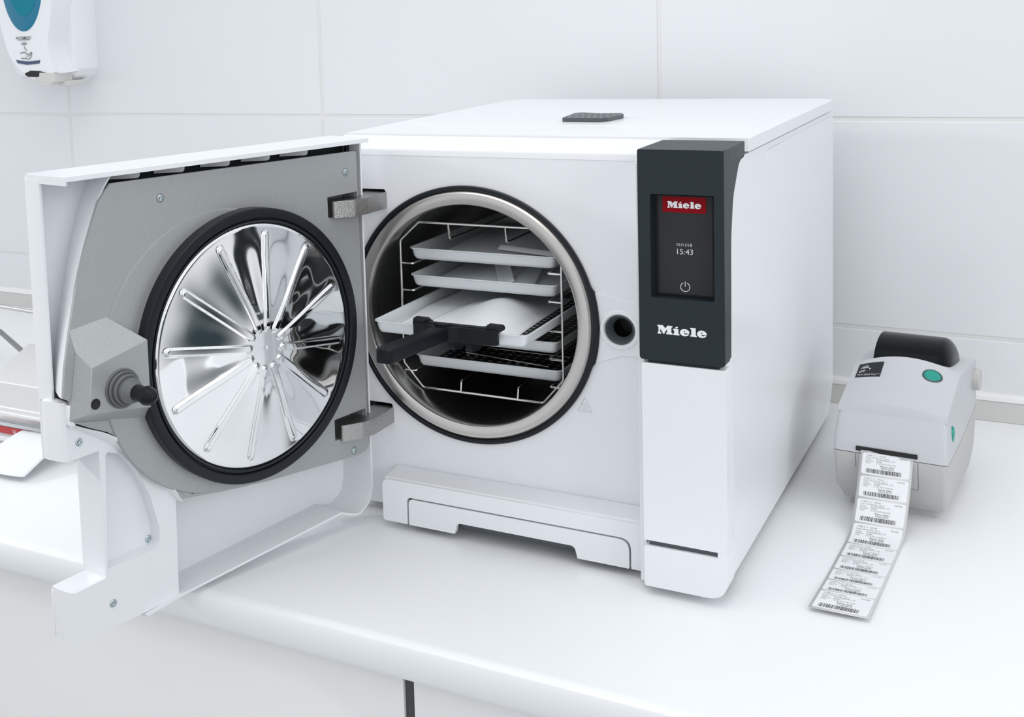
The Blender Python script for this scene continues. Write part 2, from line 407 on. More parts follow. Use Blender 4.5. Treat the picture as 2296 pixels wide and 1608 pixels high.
fl = rnd([(-0.0650, -0.2430), (-0.0650, -0.2125), (0.1895, -0.2125), (0.1895, -0.2430), (0.134, -0.2430), (0.1310, -0.2300), (-0.0045, -0.2300), (-0.0080, -0.2430)], [0.001, 0.006, 0.012, 0.001, 0.001, 0.006, 0.004, 0.001], 5)
bm = plate(fl, [(-0.0395, None), (-0.033, None)], FX())
obj('service_flap', bm, M_white, A, bevel=0.0012, label='white service flap with cut-out along its lower edge')
# right column
cp = rnd([(0.2145, -0.1945), (0.2955, -0.1945), (0.2955, -0.012), (0.2145, -0.012)], [0.001, 0.001, 0.002, 0.002], 3)
bm = plate(cp, [(-0.070, None), (-0.052, None)], FX())
obj('column_panel', bm, M_white, A, bevel=0.005, seg=4)
cc = rnd([(0.2145, -0.2425), (0.2955, -0.2425), (0.2955, -0.2000), (0.2145, -0.2000)], [0.003, 0.034, 0.001, 0.004], 10)
bm = plate(cc, [(-0.070, None), (-0.040, None)], FX())
obj('column_foot_cover', bm, M_white, A, bevel=0.003, seg=3)
obj('column_gap', box(0.219, 0.288, -0.0665, -0.045, -0.2005, -0.194), M_dgrey, A)
obj('column_gap_end', box(0.286, 0.2945, -0.0695, -0.045, -0.2005, -0.194), M_white, A, bevel=0.0005)
obj('column_core', box(0.2075, 0.2885, -0.054, 0.0, -0.238, 0.184), M_white, A, bevel=0.002)
obj('seam_strip', box(0.2070, 0.2140, -0.0585, -0.02, -0.2435, 0.186), M_white, A, bevel=0.0012)
# dark display housing
ho = rnd([(0.2130, -0.0085), (0.2950, -0.0085), (0.2950, 0.2005), (0.2130, 0.2005)], [0.004, 0.004, 0.003, 0.002], 4)
so = rnd([(0.2250, 0.0545), (0.2855, 0.0545), (0.2855, 0.1570), (0.2250, 0.1570)], 0.002, 3)
bm = plate(ho, [(-0.071, None), (-0.050, None)], FX(), holes=[(so, -0.0585)])
H = obj('display_housing', bm, M_dark, A, bevel=0.003, seg=3, label='anthracite display housing')
bm = plate(rnd([(0.2131, -0.0670), (0.2949, -0.0670), (0.2949, 0.020), (0.2131, 0.020)], [0, 0, 0.003, 0.003], 3), [(0.20045, None), (0.1872, None)], lambda a, b_, d: (a, b_, d))
obj('housing_cap', bm, M_dark, A, bevel=0.0008, seg=2)
sd = rnd([(-0.060, -0.006), (-0.060, 0.1955), (0.0190, 0.1955), (0.0185, 0.1845), (-0.003, 0.1825), (-0.030, 0.150), (-0.0395, 0.110), (-0.0415, -0.006)], [0, 0, 0, 0, 0.02, 0.04, 0.04, 0], 6)
bm = plate(sd, [(0.2943, None), (0.288, None)], lambda a, b_, d: (d, a, b_))
obj('housing_side', bm, M_dark, A, bevel=0.001)
obj('housing_under_slot', box(0.220, 0.2885, -0.0675, -0.050, -0.0165, -0.009), M_dark, A, bevel=0.001)
S = obj('screen', plate(rnd([(0.2275, 0.0560), (0.2828, 0.0560), (0.2828, 0.1550), (0.2275, 0.1550)], 0.003, 4), [(-0.0605, None), (-0.0583, None)], FX()), M_bezel, A, bevel=0.0004, label='dark touch screen in the display housing')
obj('display_area', box(0.2305, 0.2815, -0.0608, -0.0602, 0.0578, 0.1545), M_screen, S)
obj('logo_field', box(0.2345, 0.2760, -0.0611, -0.0604, 0.1382, 0.1538), M_red, S, label='dark red logo field')
def miele(x0, z0, wd, ht, y, th=0.0003):
    """slab-serif word mark; x0,z0 lower-left, wd total width, ht cap height"""
    sx = wd / 6.0; sz = ht
    shapes = []
    Mm = [(0, 1), (0, .84), (.13, .80), (.13, .2), (0, .16), (0, 0), (.45, 0), (.45, .16), (.33, .2), (.33, .62), (.74, 0), (.80, 0), (1.18, .60), (1.18, .2), (1.07, .16), (1.07, 0), (1.84, 0), (1.84, .16), (1.71, .2), (1.71, .82), (1.84, .86), (1.84, 1), (1.24, 1), (.97, .66), (.66, 1)]
    ii = [(1.93, .70), (1.93, .56), (2.06, .52), (2.06, .17), (1.93, .14), (1.93, 0), (2.70, 0), (2.70, .14), (2.58, .17), (2.58, .70)]
    ac = [(2.17, .76), (2.17, .84), (2.38, .99), (2.50, .96), (2.52, .88), (2.33, .76)]
    ll = [(4.02, 1), (4.02, .86), (4.15, .82), (4.15, .17), (4.02, .14), (4.02, 0), (4.80, 0), (4.80, .14), (4.68, .17), (4.68, 1)]
    def e_(cx_):
        rx, rz, cz = .58, .41, .375
        pts = []
        for i in range(0, 37):
            a = math.radians(-4 + 9.55 * i)
            if a > math.radians(340): break
            pts.append((cx_ + rx * math.cos(a), cz + rz * math.sin(a)))
        pts += [(cx_ + .32, .245), (cx_ + .2, .17), (cx_ + .1, .15), (cx_ - .02, .19), (cx_ - .08, .315), (cx_ + .57, .315)]
        hole = circle(cx_ - .01, .50, .085, 12, .075)
        return pts, hole
    bms = []
    fm = lambda a, b_, d: (x0 + a * sx, y + d, z0 + b_ * sz)
    for s_ in (Mm, ii, ac, ll): bms.append(plate(s_, [0, th], fm))
    for cx_ in (3.34, 5.42):
        p_, h_ = e_(cx_); bms.append(plate(p_, [0, th], fm, holes=[(h_, None)]))
    return join(bms)
obj('logo_lettering', miele(0.2393, 0.1427, 0.0322, 0.0064, -0.0614), M_logo, S, label='white word mark on red')
tx = lambda x0, z0, y: (lambda a, b_: (x0 + a, y, z0 + b_))
bm = text_bm('01/11/18', 0.0042, tx(0.2550, 0.1052, -0.0610), align='CENTER')
obj('date_text', bm, M_logog, S)
bm = text_bm('15:43', 0.0078, tx(0.2552, 0.0972, -0.0610), align='CENTER')
obj('time_text', bm, M_logog, S)
bm = tube([(0.2555 + 0.0044 * math.sin(a), -0.0610, 0.0650 + 0.0044 * math.cos(a)) for a in [math.radians(25 + 310 * i / 32) for i in range(33)]], 0.00035, 6)
tube([(0.2555, -0.0610, 0.0655), (0.2555, -0.0610, 0.0705)], 0.00035, 6, bm=bm)
obj('power_symbol', bm, M_logo, S)
obj('brand_lettering', miele(0.2310, 0.0190, 0.0470, 0.0086, -0.07135, 0.0006), M_logo, A, label='pale word mark on the dark housing')
# hot surface warning triangle
bm = tube(rnd([(0.1320, -0.0006, -0.0785), (0.1400, -0.0006, -0.0940), (0.1240, -0.0006, -0.0940)], 0.0005, 2), 0.00022, 5, closed=True)
for k in range(3):
    x = 0.1295 + k * 0.0022
    tube([(x + 0.0006 * math.sin(i * 1.3), -0.0006, -0.0895 + i * 0.001) for i in range(6)], 0.0002, 5, bm=bm)
tube([(0.1288, -0.0006, -0.0915), (0.1350, -0.0006, -0.0915)], 0.00025, 5, bm=bm)
obj('warning_symbol', bm, M_emb, A)
# chamber and flange
fy = lambda x, y, h: (x, h, y)
def bump(a, r):
    d = abs((a + PI) % (2 * PI) - PI); t_ = max(0, min(1, (0.30 - d) / 0.03))
    return 0.0022 * t_ if r > 0.1462 else 0
obj('chamber_gasket', lathe([(0.1478, 0.001), (0.1478, -0.0035), (0.1468, -0.0048), (0.1440, -0.0048), (0.1428, -0.0035), (0.1428, 0.012)], fy, 192, rfun=bump), M_black, A, label='black rubber ring around the chamber mouth')
obj('flange', lathe([(0.1432, 0.008), (0.1430, -0.0022), (0.1412, -0.0042), (0.1395, -0.0060), (0.1385, -0.0062), (0.1290, -0.0058), (0.1272, -0.0050), (0.1262, -0.003), (0.1258, 0.004), (0.1258, 0.014)], fy, 192), M_steel, A, label='brushed steel flange of the chamber mouth')
ch = obj('chamber', lathe([(0.1259, 0.013), (0.1262, 0.05), (0.1262, 0.430), (0.122, 0.445), (0.09, 0.455), (0.0, 0.458)], fy, 160), M_chamber, A, label='dark polished steel chamber wall')
# feet
for x in (-0.14, 0.25):
    for y in (0.06, 0.52):
        obj('foot', lathe([(0, ZC), (0.014, ZC), (0.015, -0.2335), (0, -0.2335)], lambda a, b_, h, x=x, y=y: (x + a, y + b_, h), 24), M_dgrey, A)
# hinge brackets
for zc in (0.1275, -0.1290):
    hp = rnd([(-0.1005, 0.012), (-0.1005, -0.0480), (-0.1060, -0.0660), (-0.1215, -0.0875), (-0.1380, -0.0780), (-0.1270, -0.040), (-0.1270, 0.012)], [0, 0.012, 0.012, 0.004, 0.004, 0.01, 0], 6)
    bm = plate(hp, [(zc - 0.0094, None), (zc + 0.0094, None)], lambda a, b_, d: (a, b_, d))
    hb = obj('hinge_arm', bm, M_hinge, A, bevel=0.002, seg=3, label='cast metal hinge arm')
    # dark lined slot in the front panel
    s_ = rnd([(-0.150, zc - 0.0112), (-0.102, zc - 0.0112), (-0.102, zc + 0.0126), (-0.150, zc + 0.0126)], 0.003, 3)
    s2 = [(p[0] * 1.0, p[1]) for p in s_]
    bm = plate([(-0.151, zc - 0.0125), (-0.1005, zc - 0.0125), (-0.1005, zc + 0.0140), (-0.151, zc + 0.0140)], [(0.0035, None), (0.022, None)], FX(), holes=[(s2, 0.018)])
    obj('hinge_slot', bm, M_pit, A)

# ------------------------------------------------------------------ door (swung open by 107 degrees)
TH = math.radians(-107.0)
dl = lambda a, b_, d: (a, -d, b_)            # (u, z) outline at depth v behind the sealing plane
out_line = [(0.224, 0.2025), (0.2235, -0.0200), (0.2231, -0.0800), (0.175, -0.0900), (0.175, -0.2080), (0.2229, -0.2150), (0.2229, -0.2640), (0.100, -0.2545), (0.085, -0.2495), (-0.130, -0.2370), (-0.150, -0.2450), (-0.172, -0.2340), (-0.1800, -0.2150), (-0.1800, 0.2025)]
bm = plate(rnd(out_line, [0.006, 0, 0.003, 0.003, 0.003, 0.004, 0.004, 0, 0, 0.01, 0.012, 0.02, 0.02, 0.006], 5), [(0.0665, None), (0.0700, None)], dl)
D = obj('door', bm, M_white, A, bevel=0.001, local=True, label='open round-chamber door seen from its inside')
D.location = Vector((-0.1494, -0.2090, 0.0)) - A.location
D.rotation_euler = (0, 0, TH)
# top plate of the shell with a slanted free end, free-end strip, hinge-side wall
bm = plate(rnd([(0.2190, -0.004), (0.2240, -0.0695), (-0.1800, -0.0695), (-0.1795, -0.004)], [0.006, 0.004, 0.004, 0.004], 4), [(0.2035, None), (0.1987, None)], lambda a, b_, d: (a, b_, d))
obj('top_lip', bm, M_white, D, bevel=0.0018, seg=3, local=True)
bm = plate(rnd([(0.2190, -0.004), (0.2238, -0.0690), (0.2200, -0.0690), (0.2150, -0.006)], 0.0005, 2), [(0.2015, None), (0.1950, None)], lambda a, b_, d: (a, b_, d))
obj('end_lintel', bm, M_white, D, bevel=0.0008, local=True)
bm = plate(rnd([(0.2240, -0.0690), (0.2225, -0.0455), (0.2195, -0.0455), (0.2200, -0.0690)], 0.0004, 2), [(0.1985, None), (-0.0195, None)], lambda a, b_, d: (a, b_, d))
obj('end_strip', bm, M_white, D, bevel=0.0008, local=True)
def ribbon(path, v0, v1, th, shift=(0, 0), fm=dl, closed=False):
    """wall following a (u,z) path, between depth v0 and v1; shift moves the far edge"""
    P = [Vector((p[0], p[1])) for p in path]; n_ = len(P); bm = bmesh.new(); rows = []
    for i in range(n_):
        d = (P[min(i + 1, n_ - 1)] - P[max(i - 1, 0)]).normalized(); nn = Vector((-d.y, d.x)) * th
        a = P[i]; b_ = P[i] + nn; s_ = Vector(shift) if not callable(shift) else Vector(shift(i / (n_ - 1)))
        rows.append([bm.verts.new(fm(a.x, a.y, v0)), bm.verts.new(fm(a.x + s_.x, a.y + s_.y, v1)), bm.verts.new(fm(b_.x + s_.x, b_.y + s_.y, v1)), bm.verts.new(fm(b_.x, b_.y, v0))])
    for A_, B_ in zip(rows, rows[1:]):
        for k in range(4): bm.faces.new((A_[k], A_[(k + 1) % 4], B_[(k + 1) % 4], B_[k]))
    bm.faces.new(rows[0]); bm.faces.new(rows[-1][::-1])
    return bm
lipp = rnd([(0.1441, -0.2545), (0.1038, -0.2478), (-0.1276, -0.2271), (-0.1420, -0.2330), (-0.1560, -0.2370), (-0.1740, -0.2270), (-0.1800, -0.2080), (-0.1800, 0.2000)], [0, 0.02, 0.006, 0.01, 0.014, 0.02, 0.02, 0], 7, closed=False)
bm = ribbon(lipp, 0.019, 0.0675, -0.0025, shift=lambda t_: (0, -0.0055 * max(0, 1 - t_ * 1.4)))
obj('rim_wall', bm, M_white, D, bevel=0.0006, local=True, ang=50)
# curved guard wall beside the casting
front = [(0.1610, 0.1965), (0.1765, 0.1740), (0.1947, 0.1310), (0.2067, 0.0940), (0.2167, 0.0530), (0.2235, 0.0200), (0.2262, 0.0000), (0.2268, -0.0090)]
back = [(0.1500, 0.1985), (0.1640, 0.1740), (0.1790, 0.1310), (0.1890, 0.0940), (0.1990, 0.0530), (0.2060, 0.0200), (0.2090, 0.0000), (0.2100, -0.0090)]
def smooth(pts, k=4):
    out_ = []; n_ = len(pts)
    for i in range(n_ - 1):
        p0, p1, p2, p3 = [Vector(pts[max(0, min(n_ - 1, j))]) for j in (i - 1, i, i + 1, i + 2)]
        for s in range(k):
            t_ = s / k
            out_.append(0.5 * ((2 * p1) + (p2 - p0) * t_ + (2 * p0 - 5 * p1 + 4 * p2 - p3) * t_ ** 2 + (3 * p1 - p0 - 3 * p2 + p3) * t_ ** 3))
    out_.append(Vector(pts[-1])); return out_
fr, bk = smooth(front), smooth(back)
bm = bmesh.new(); rows = []
for a, b_ in zip(fr, bk):
    mid = (a + b_) / 2
    rows.append([bm.verts.new(dl(a.x, a.y, 0.0190)), bm.verts.new(dl(a.x - 0.002, a.y, 0.0280)), bm.verts.new(dl(mid.x, mid.y, 0.044)), bm.verts.new(dl(b_.x, b_.y, 0.0668)), bm.verts.new(dl(b_.x - 0.003, b_.y, 0.0668)), bm.verts.new(dl(a.x - 0.006, a.y, 0.0280)), bm.verts.new(dl(a.x - 0.0025, a.y, 0.0192))])
for A_, B_ in zip(rows, rows[1:]):
    for k in range(7): bm.faces.new((A_[k], A_[(k + 1) % 7], B_[(k + 1) % 7], B_[k]))
bm.faces.new(rows[0]); bm.faces.new(rows[-1][::-1])
obj('guard_wall', bm, M_white, D, local=True, ang=40)
# grey casting
cast = [(-0.1680, 0.1895), (0.1615, 0.1905), (0.1770, 0.1738), (0.1950, 0.1310), (0.2070, 0.0943), (0.2170, 0.0531), (0.2240, 0.0201), (0.2275, -0.0080), (0.2200, -0.0124), (0.2185, -0.0331), (0.2012, -0.0425), (0.1815, -0.0515), (0.1516, -0.0725), (0.1264, -0.0998), (0.1087, -0.1256), (0.0980, -0.1430), (0.0437, -0.1502), (-0.0173, -0.1560), (-0.1570, -0.1630), (-0.1710, -0.1590)]
cutT = [(-0.1690, 0.1195), (-0.1215, 0.1175), (-0.1210, 0.1418), (-0.1660, 0.1438)]
hT = rnd([(-0.1680, 0.1195), (-0.1215, 0.1180), (-0.1210, 0.1418), (-0.1670, 0.1430)], 0.001, 2)
hB = rnd([(-0.1680, -0.1359), (-0.1190, -0.1372), (-0.1190, -0.1129), (-0.1680, -0.1105)], 0.001, 2)
o_ = rnd(cast, [0.004, 0.002] + [0.01] * 5 + [0.004, 0.004, 0.003] + [0.01] * 5 + [0.006, 0.02, 0.02, 0.014, 0.008], 4)
bm = plate(o_, [(0.0150, None), (0.0188, None)], dl, holes=[(circle(0, 0, 0.128, 96), None), (hT, None), (hB, None)])
cst = obj('inner_casting', bm, M_cast, D, bevel=0.0012, local=True, label='grey metallic inner casting of the door')
body = [(-0.1690, 0.186), (0.135, 0.186), (0.150, 0.13), (0.166, 0.06), (0.174, 0.0), (0.165, -0.045), (0.120, -0.095), (0.090, -0.130), (0.0437, -0.1480), (-0.0173, -0.1530), (-0.1570, -0.1600), (-0.1690, -0.1560)]
bm = plate(rnd(body, 0.006, 3), [(0.0187, None), (0.0450, None)], dl, holes=[(circle(0, 0, 0.1285, 96), 0.030), (rnd([(-0.1675, 0.1190), (-0.1210, 0.1175), (-0.1205, 0.1423), (-0.1665, 0.1433)], 0.001, 2), 0.040), (rnd([(-0.1675, -0.1362), (-0.1185, -0.1377), (-0.1185, -0.1124), (-0.1675, -0.1107)], 0.001, 2), 0.040)])
obj('casting_body', bm, M_cast, D, local=True)
def crescent():
    pts = [(0.0363 + 0.149 * math.cos(a), 0.149 * math.sin(a)) for a in [math.radians(-75 + 176 * i / 60) for i in range(61)]]
    inn = [(0.143 * math.cos(a), 0.143 * math.sin(a)) for a in [math.radians(91 - 160 * i / 60) for i in range(61)]]
    return pts + inn
bm = plate(crescent(), [(0.0128, lambda a, b_: (a - 0.0015 * (a - .036) / .149, b_ - 0.0015 * b_ / .149)), (0.0155, None)], dl)
obj('raised_crescent', bm, M_cast, D, local=True, ang=20)
# faceted lock block
F = [(0.2050, 0.0200), (0.1400, 0.0350), (0.1400, -0.0320), (0.2100, -0.0240)]
B = [(0.2120, 0.0340), (0.2180, 0.0570), (0.1750, 0.0620), (0.1330, 0.0300), (0.1330, -0.0500), (0.2120, -0.0350), (0.2230, -0.0310)]
vs = [dl(u, z, -0.002) for u, z in F] + [dl(u, z, 0.0152) for u, z in B]
bm = poly3(vs, [(0, 1, 2, 3), (0, 4, 5, 6, 1), (1, 6, 7), (1, 7, 8, 2), (2, 8, 9, 3), (3, 9, 10), (3, 10, 4, 0), (4, 10, 9, 8, 7, 6, 5)])
obj('lock_block', bm, M_cast, D, bevel=0.0008, local=True, ang=10)
# gasket with groove, and pressed mirror disc
dv = lambda x, y, h: (x, -h, y)
obj('door_gasket', lathe([(0.1458, 0.016), (0.1458, 0.0008), (0.1448, -0.0005), (0.1400, -0.0012), (0.1360, -0.0008), (0.1352, 0.0006), (0.1346, 0.0030), (0.1338, 0.0030), (0.1332, 0.0008), (0.1318, 0.0004), (0.1310, 0.0015), (0.1307, 0.0060), (0.1320, 0.0090), (0.1320, 0.016)], dv, 192), M_black, D, local=True, ang=25, label='black door seal ring')
def disc():
    bm = bmesh.new(); NR, NA = 84, 1080
    prev = None; RB = [math.radians(8 + 30 * k) for k in range(12)]
    def sm(x): x = max(0, min(1, x)); return x * x * (3 - 2 * x)
    radii = [0.1318 * (i / NR) for i in range(1, NR + 1)]
    cen = bm.verts.new(dv(0, 0, -0.0125))
    for r in radii:
        ring = []
        for j in range(NA):
            a = 2 * PI * j / NA
            base = -0.0125 + 0.0150 * sm((r - 0.016) / 0.118) * 0.92
            if r > 0.1275: base += 0.004 * sm((r - 0.1275) / 0.005)
            k = round((a - RB[0]) / (PI / 6)); da = a - (RB[0] + k * PI / 6)
            # valley between ribs
            env = sm((r - 0.022) / 0.05) * sm((0.126 - r) / 0.03)
            base += 0.0007 * env * (0.5 - 0.5 * math.cos(12 * da)) - 0.0004
            # raised rib, stadium shape
            t_ = max(0.0235, min(0.1165, r * math.cos(da))); px = r * math.cos(da) - t_; py = r * math.sin(da)
            dist = math.hypot(px, py)
            hw = 0.0034
            base -= 0.0026 * sm((hw - dist) / 0.0022 + 0.62)
            pass
            ring.append(bm.verts.new(dv(r * math.cos(a), r * math.sin(a), base)))
        if prev is None:
            for j in range(NA): bm.faces.new((cen, ring[j], ring[(j + 1) % NA]))
        else:
            for j in range(NA): bm.faces.new((prev[j], ring[j], ring[(j + 1) % NA], prev[(j + 1) % NA]))
        prev = ring
    return bm
obj('pressed_disc', disc(), M_mirror, D, local=True, ang=180, label='mirror-polished disc pressed with twelve radial ribs')
# lock pin with bellows
pa = Vector((0.1770, 0.0, -0.0075)); 
def pin(profile, seg=48):
    # h measured along -v from v=-0.002; axis rises slightly toward the tip
    return lathe(profile, lambda x, y, h: (0.1722 + x, 0.002 + h, -0.0065 + y + h * 0.03), seg)
bm = pin([(0.0195, -0.001), (0.0195, 0.0015), (0.0185, 0.002), (0.0170, 0.0015), (0.0178, 0.0045), (0.0168, 0.006), (0.0145, 0.0052), (0.0152, 0.0100), (0.0142, 0.0112), (0.0120, 0.0105), (0.0126, 0.0160), (0.0092, 0.0250), (0.0082, 0.0255), (0.0, 0.0255)])
obj('bellows', bm, M_gasketgrey, D, local=True, ang=25, label='grey rubber bellows of the lock pin')
bm = pin([(0.0, 0.022), (0.0078, 0.0225), (0.0078, 0.0385), (0.0088, 0.0392), (0.0094, 0.0420), (0.0088, 0.0460), (0.0060, 0.0515), (0.0026, 0.0545), (0.0, 0.0550)])
obj('lock_pin', bm, M_grip, D, local=True, ang=40, label='black lock pin with pointed tip')
bm = lathe([(0.0052, -0.0025), (0.0050, -0.0021), (0.0046, -0.0022), (0.0, -0.0022)], lambda x, y, h: (0.2030 + x, -h, -0.0150 + y), 24)
obj('block_hole', bm, M_pit, D, local=True)
# lower inner cover with arched recess, chamfered free end
cov = [(0.2215, -0.0150), (0.2165, -0.0160), (0.2160, -0.0352), (0.2010, -0.0450), (0.1810, -0.0545), (0.1510, -0.0755), (0.1255, -0.1030), (0.1078, -0.1286), (0.0972, -0.1468), (0.0983, -0.1498), (0.1003, -0.2459), (0.1409, -0.2515), (0.2205, -0.2560), (0.2215, -0.2045), (0.1865, -0.2010), (0.1865, -0.0713), (0.2215, -0.0735)]
def endf(a, b_): return (a, b_)
def cl(du, dz=0):
    return lambda a, b_: (a + (du if a > 0.2195 else 0), b_ - (dz if b_ < -0.2 or (a > 0.2195) else 0))
rec = rnd([(0.1790, -0.0740), (0.1840, -0.1925), (0.1210, -0.1895), (0.1200, -0.1700), (0.1296, -0.1323), (0.1438, -0.1020), (0.1600, -0.0820)], [0.004, 0.001, 0.010, 0.01, 0.03, 0.03, 0.01], 5)
bm = plate(cov, [(0.0240, None), (0.0270, cl(0.0035)), (0.0480, cl(0.0060, 0.002)), (0.0668, cl(0.0015, 0.006))], dl, holes=[(rec, 0.040)])
cvr = obj('lower_inner_cover', bm, M_white, D, bevel=0.0016, seg=3, local=True)
# raised border following the casting edge
bp_ = smooth([(0.2140, -0.0375), (0.2005, -0.0440), (0.1805, -0.0535), (0.1505, -0.0745), (0.1248, -0.1022), (0.1072, -0.1278), (0.0968, -0.1460)], 5)
bm = bmesh.new(); rows = []
for i, p_ in enumerate(bp_):
    t_ = i / (len(bp_) - 1); wd = 0.001 + 0.008 * math.sin(PI * min(1, t_ * 1.02)) ** 1.0
    nxt = bp_[min(i + 1, len(bp_) - 1)] - bp_[max(i - 1, 0)]; nn = Vector((-nxt.y, nxt.x)).normalized() * -1
    if nn.y > 0: nn = -nn
    a = p_; b_ = p_ + nn * wd * 0.3; c_ = p_ + nn * wd
    rows.append([bm.verts.new(dl(a.x, a.y, 0.0130)), bm.verts.new(dl(b_.x, b_.y, 0.0140)), bm.verts.new(dl(c_.x, c_.y, 0.0242)), bm.verts.new(dl(a.x, a.y, 0.0245))])
for A_, B_ in zip(rows, rows[1:]):
    for k in range(4): bm.faces.new((A_[k], A_[(k + 1) % 4], B_[(k + 1) % 4], B_[k]))
bm.faces.new(rows[0]); bm.faces.new(rows[-1][::-1])
obj('cover_border', bm, M_white, D, local=True, ang=50)
bm = plate(rnd([(0.2215, -0.0160), (0.2165, -0.0170), (0.2160, -0.0370), (0.2215, -0.0370)], 0.002, 3), [(0.0150, None), (0.0245, None)], dl)
obj('cover_tab', bm, M_white, D, bevel=0.001, local=True)
# dark backing and white tabs under the top lip
bm = plate([(-0.176, 0.1800), (0.158, 0.1800), (0.158, 0.1985), (-0.176, 0.1985)], [(0.0460, None), (0.0500, None)], dl)
obj('dark_backing', bm, M_dark, D, local=True)
bm = plate([(-0.1785, -0.160), (-0.1725, -0.160), (-0.1725, 0.1960), (-0.1785, 0.1960)], [(0.0360, None), (0.0400, None)], dl)
obj('dark_side_backing', bm, M_dark, D, local=True)
for u in (0.121, 0.066, 0.007, -0.048, -0.103):
    tp = rnd([(-0.001, 0.1990), (-0.001, 0.1905), (0.030, 0.1905), (0.030, 0.1990)], [0, 0.008, 0, 0], 6)
    bm = plate(tp, [(0.0, None), (0.0020, None)], lambda a, b_, d: (u + a * 0.80 + d * 0.5, -(0.026 + a * 0.62 - d * 0.6), b_))
    obj('lip_tab', bm, M_white, D, local=True)
def screw(u, z, v, r=0.0042):
    bm = lathe([(r, 0.0012), (r, 0.0), (r * 0.95, -0.0008), (r * 0.75, -0.0014), (r * 0.45, -0.0016), (r * 0.40, -0.0004), (0.0, -0.0004)], lambda x, y, h: (u + x, -(v + h), z + y), 24)
    return obj('screw', bm, M_screw, D, local=True, ang=25)
for u, z in ((0.1045, 0.1690), (-0.1500, 0.1670), (-0.1480, -0.1558)):
    screw(u, z, 0.0152, 0.0036)
    obj('screw_well', lathe([(0.0050, 0.0151), (0.0046, 0.0149), (0.0036, 0.0153)], lambda x, y, h: (u + x, -h, z + y), 24), M_dgrey, D, local=True)
screw(0.2080, -0.0570, 0.0240); screw(0.1800, -0.2290, 0.0240)
screw(0.1240, -0.1845, 0.0400)
bm = lathe([(0.0044, 0.0149), (0.0040, 0.0148), (0.0, 0.0148)], lambda x, y, h: (0.0820 + x, -h, -0.1375 + y), 24)
obj('casting_hole', bm, M_pit, D, local=True)

# ------------------------------------------------------------------ tray rack
TR = thing('tray_rack', (0.0, 0.2, -0.118), 'polished steel wire tray rack inside the round chamber', 'tray rack')
octo = [(-0.0740, 0.0985), (0.0740, 0.0985), (0.0985, 0.0755), (0.0985, -0.0710), (0.0740, -0.1000), (-0.0740, -0.1000), (-0.0985, -0.0720), (-0.0985, 0.0755)]
for nm, y in (('front_frame', 0.027), ('rear_frame', 0.375)):
    P = rnd([(x, y, z) for x, z in octo], 0.006, 5)
    obj(nm, tube(P, 0.0014, 10, closed=True), M_wire, TR)
levels = [0.0485, 0.0163, -0.0162, -0.0485, -0.0805]
for z in levels:
    for s in (-1, 1):
        P = rnd([(s * 0.0985, 0.027, z), (s * 0.0830, 0.027, z), (s * 0.0830, 0.375, z), (s * 0.0985, 0.375, z)], 0.002, 4, closed=False)
        obj('side_rail', tube(P, 0.0013, 8), M_wire, TR)
for sx in (-0.036, 0.034):
    P = rnd([(sx, 0.027, 0.0985), (sx, 0.030, 0.0800), (sx, 0.372, 0.0800), (sx, 0.375, 0.0985)], 0.004, 4, closed=False)
    obj('top_rail', tube(P, 0.0013, 8), M_wire, TR)
    P = rnd([(sx + 0.01, 0.027, -0.1000), (sx + 0.01, 0.030, -0.0870), (sx + 0.01, 0.372, -0.0870), (sx + 0.01, 0.375, -0.1000)], 0.004, 4, closed=False)
    obj('bottom_rail', tube(P, 0.0013, 8), M_wire, TR)

# ------------------------------------------------------------------ trays
def tray_parts(t, x0, y0, z, W=0.182, L=0.285, Hh=0.0150, perf=True):
    """z = top rim; front rim at y0"""
    def loop(inset, zz, rad):
        return [Vector((p.x, p.y, zz)) for p in rnd([(x0 + inset, y0 + inset), (x0 + W - inset, y0 + inset), (x0 + W - inset, y0 + L - inset), (x0 + inset, y0 + L - inset)], rad, 7)]
    prof = [(0.0000, -0.0012, 0.009), (0.0, 0.0, 0.009), (0.0018, 0.0, 0.008), (0.0030, -0.0012, 0.0075), (0.0050, -Hh + 0.005, 0.0070), (0.0070, -Hh + 0.0022, 0.0065), (0.0100, -Hh + 0.0010, 0.0060)]
    outp = [(0.0100, -Hh, 0.006), (0.0058, -Hh + 0.0012, 0.0062), (0.0038, -Hh + 0.0045, 0.0066), (0.0020, -0.0022, 0.008)]
    rings = [loop(i_, z + d, r_) for i_, d, r_ in prof]
    bm = bmesh.new()
    vr = [[bm.verts.new(p) for p in rg] for rg in rings]
    vo_ = [[bm.verts.new(p) for p in loop(i_, z + d, r_)] for i_, d, r_ in outp]
    allr = vo_[::-1][::-1]
    seq = vr + vo_
    for A_, B_ in zip(seq, seq[1:]):
        for i in range(len(A_)): bm.faces.new((A_[i], A_[(i + 1) % len(A_)], B_[(i + 1) % len(A_)], B_[i]))
    A_, B_ = seq[-1], seq[0]
    for i in range(len(A_)): bm.faces.new((A_[i], A_[(i + 1) % len(A_)], B_[(i + 1) % len(A_)], B_[i]))
    obj('rim', bm, M_alu, t, ang=50)
    bm = plate([(p.x, p.y) for p in loop(0.0095, 0, 0.006)], [(z - Hh + 0.0012, None), (z - Hh + 0.0001, None)], lambda a, b_, d: (a, b_, d))
    obj('floor_panel', bm, M_perf if perf else M_alu, t)
def tray(name_lab, x0, y0, z, perf=True):
    t = thing('instrument_tray', (x0 + 0.091, y0 + 0.14, z - 0.015), name_lab, 'tray', 'aluminium trays in the rack')
    tray_parts(t, x0, y0, z, perf=perf); return t
YT = 0.031
tray('topmost aluminium tray in the rack, lined with a paper pouch', -0.091, YT, 0.0665, perf=False)
tray('second aluminium tray from the top, with a folded pouch tip', -0.091, YT, 0.0342, perf=False)
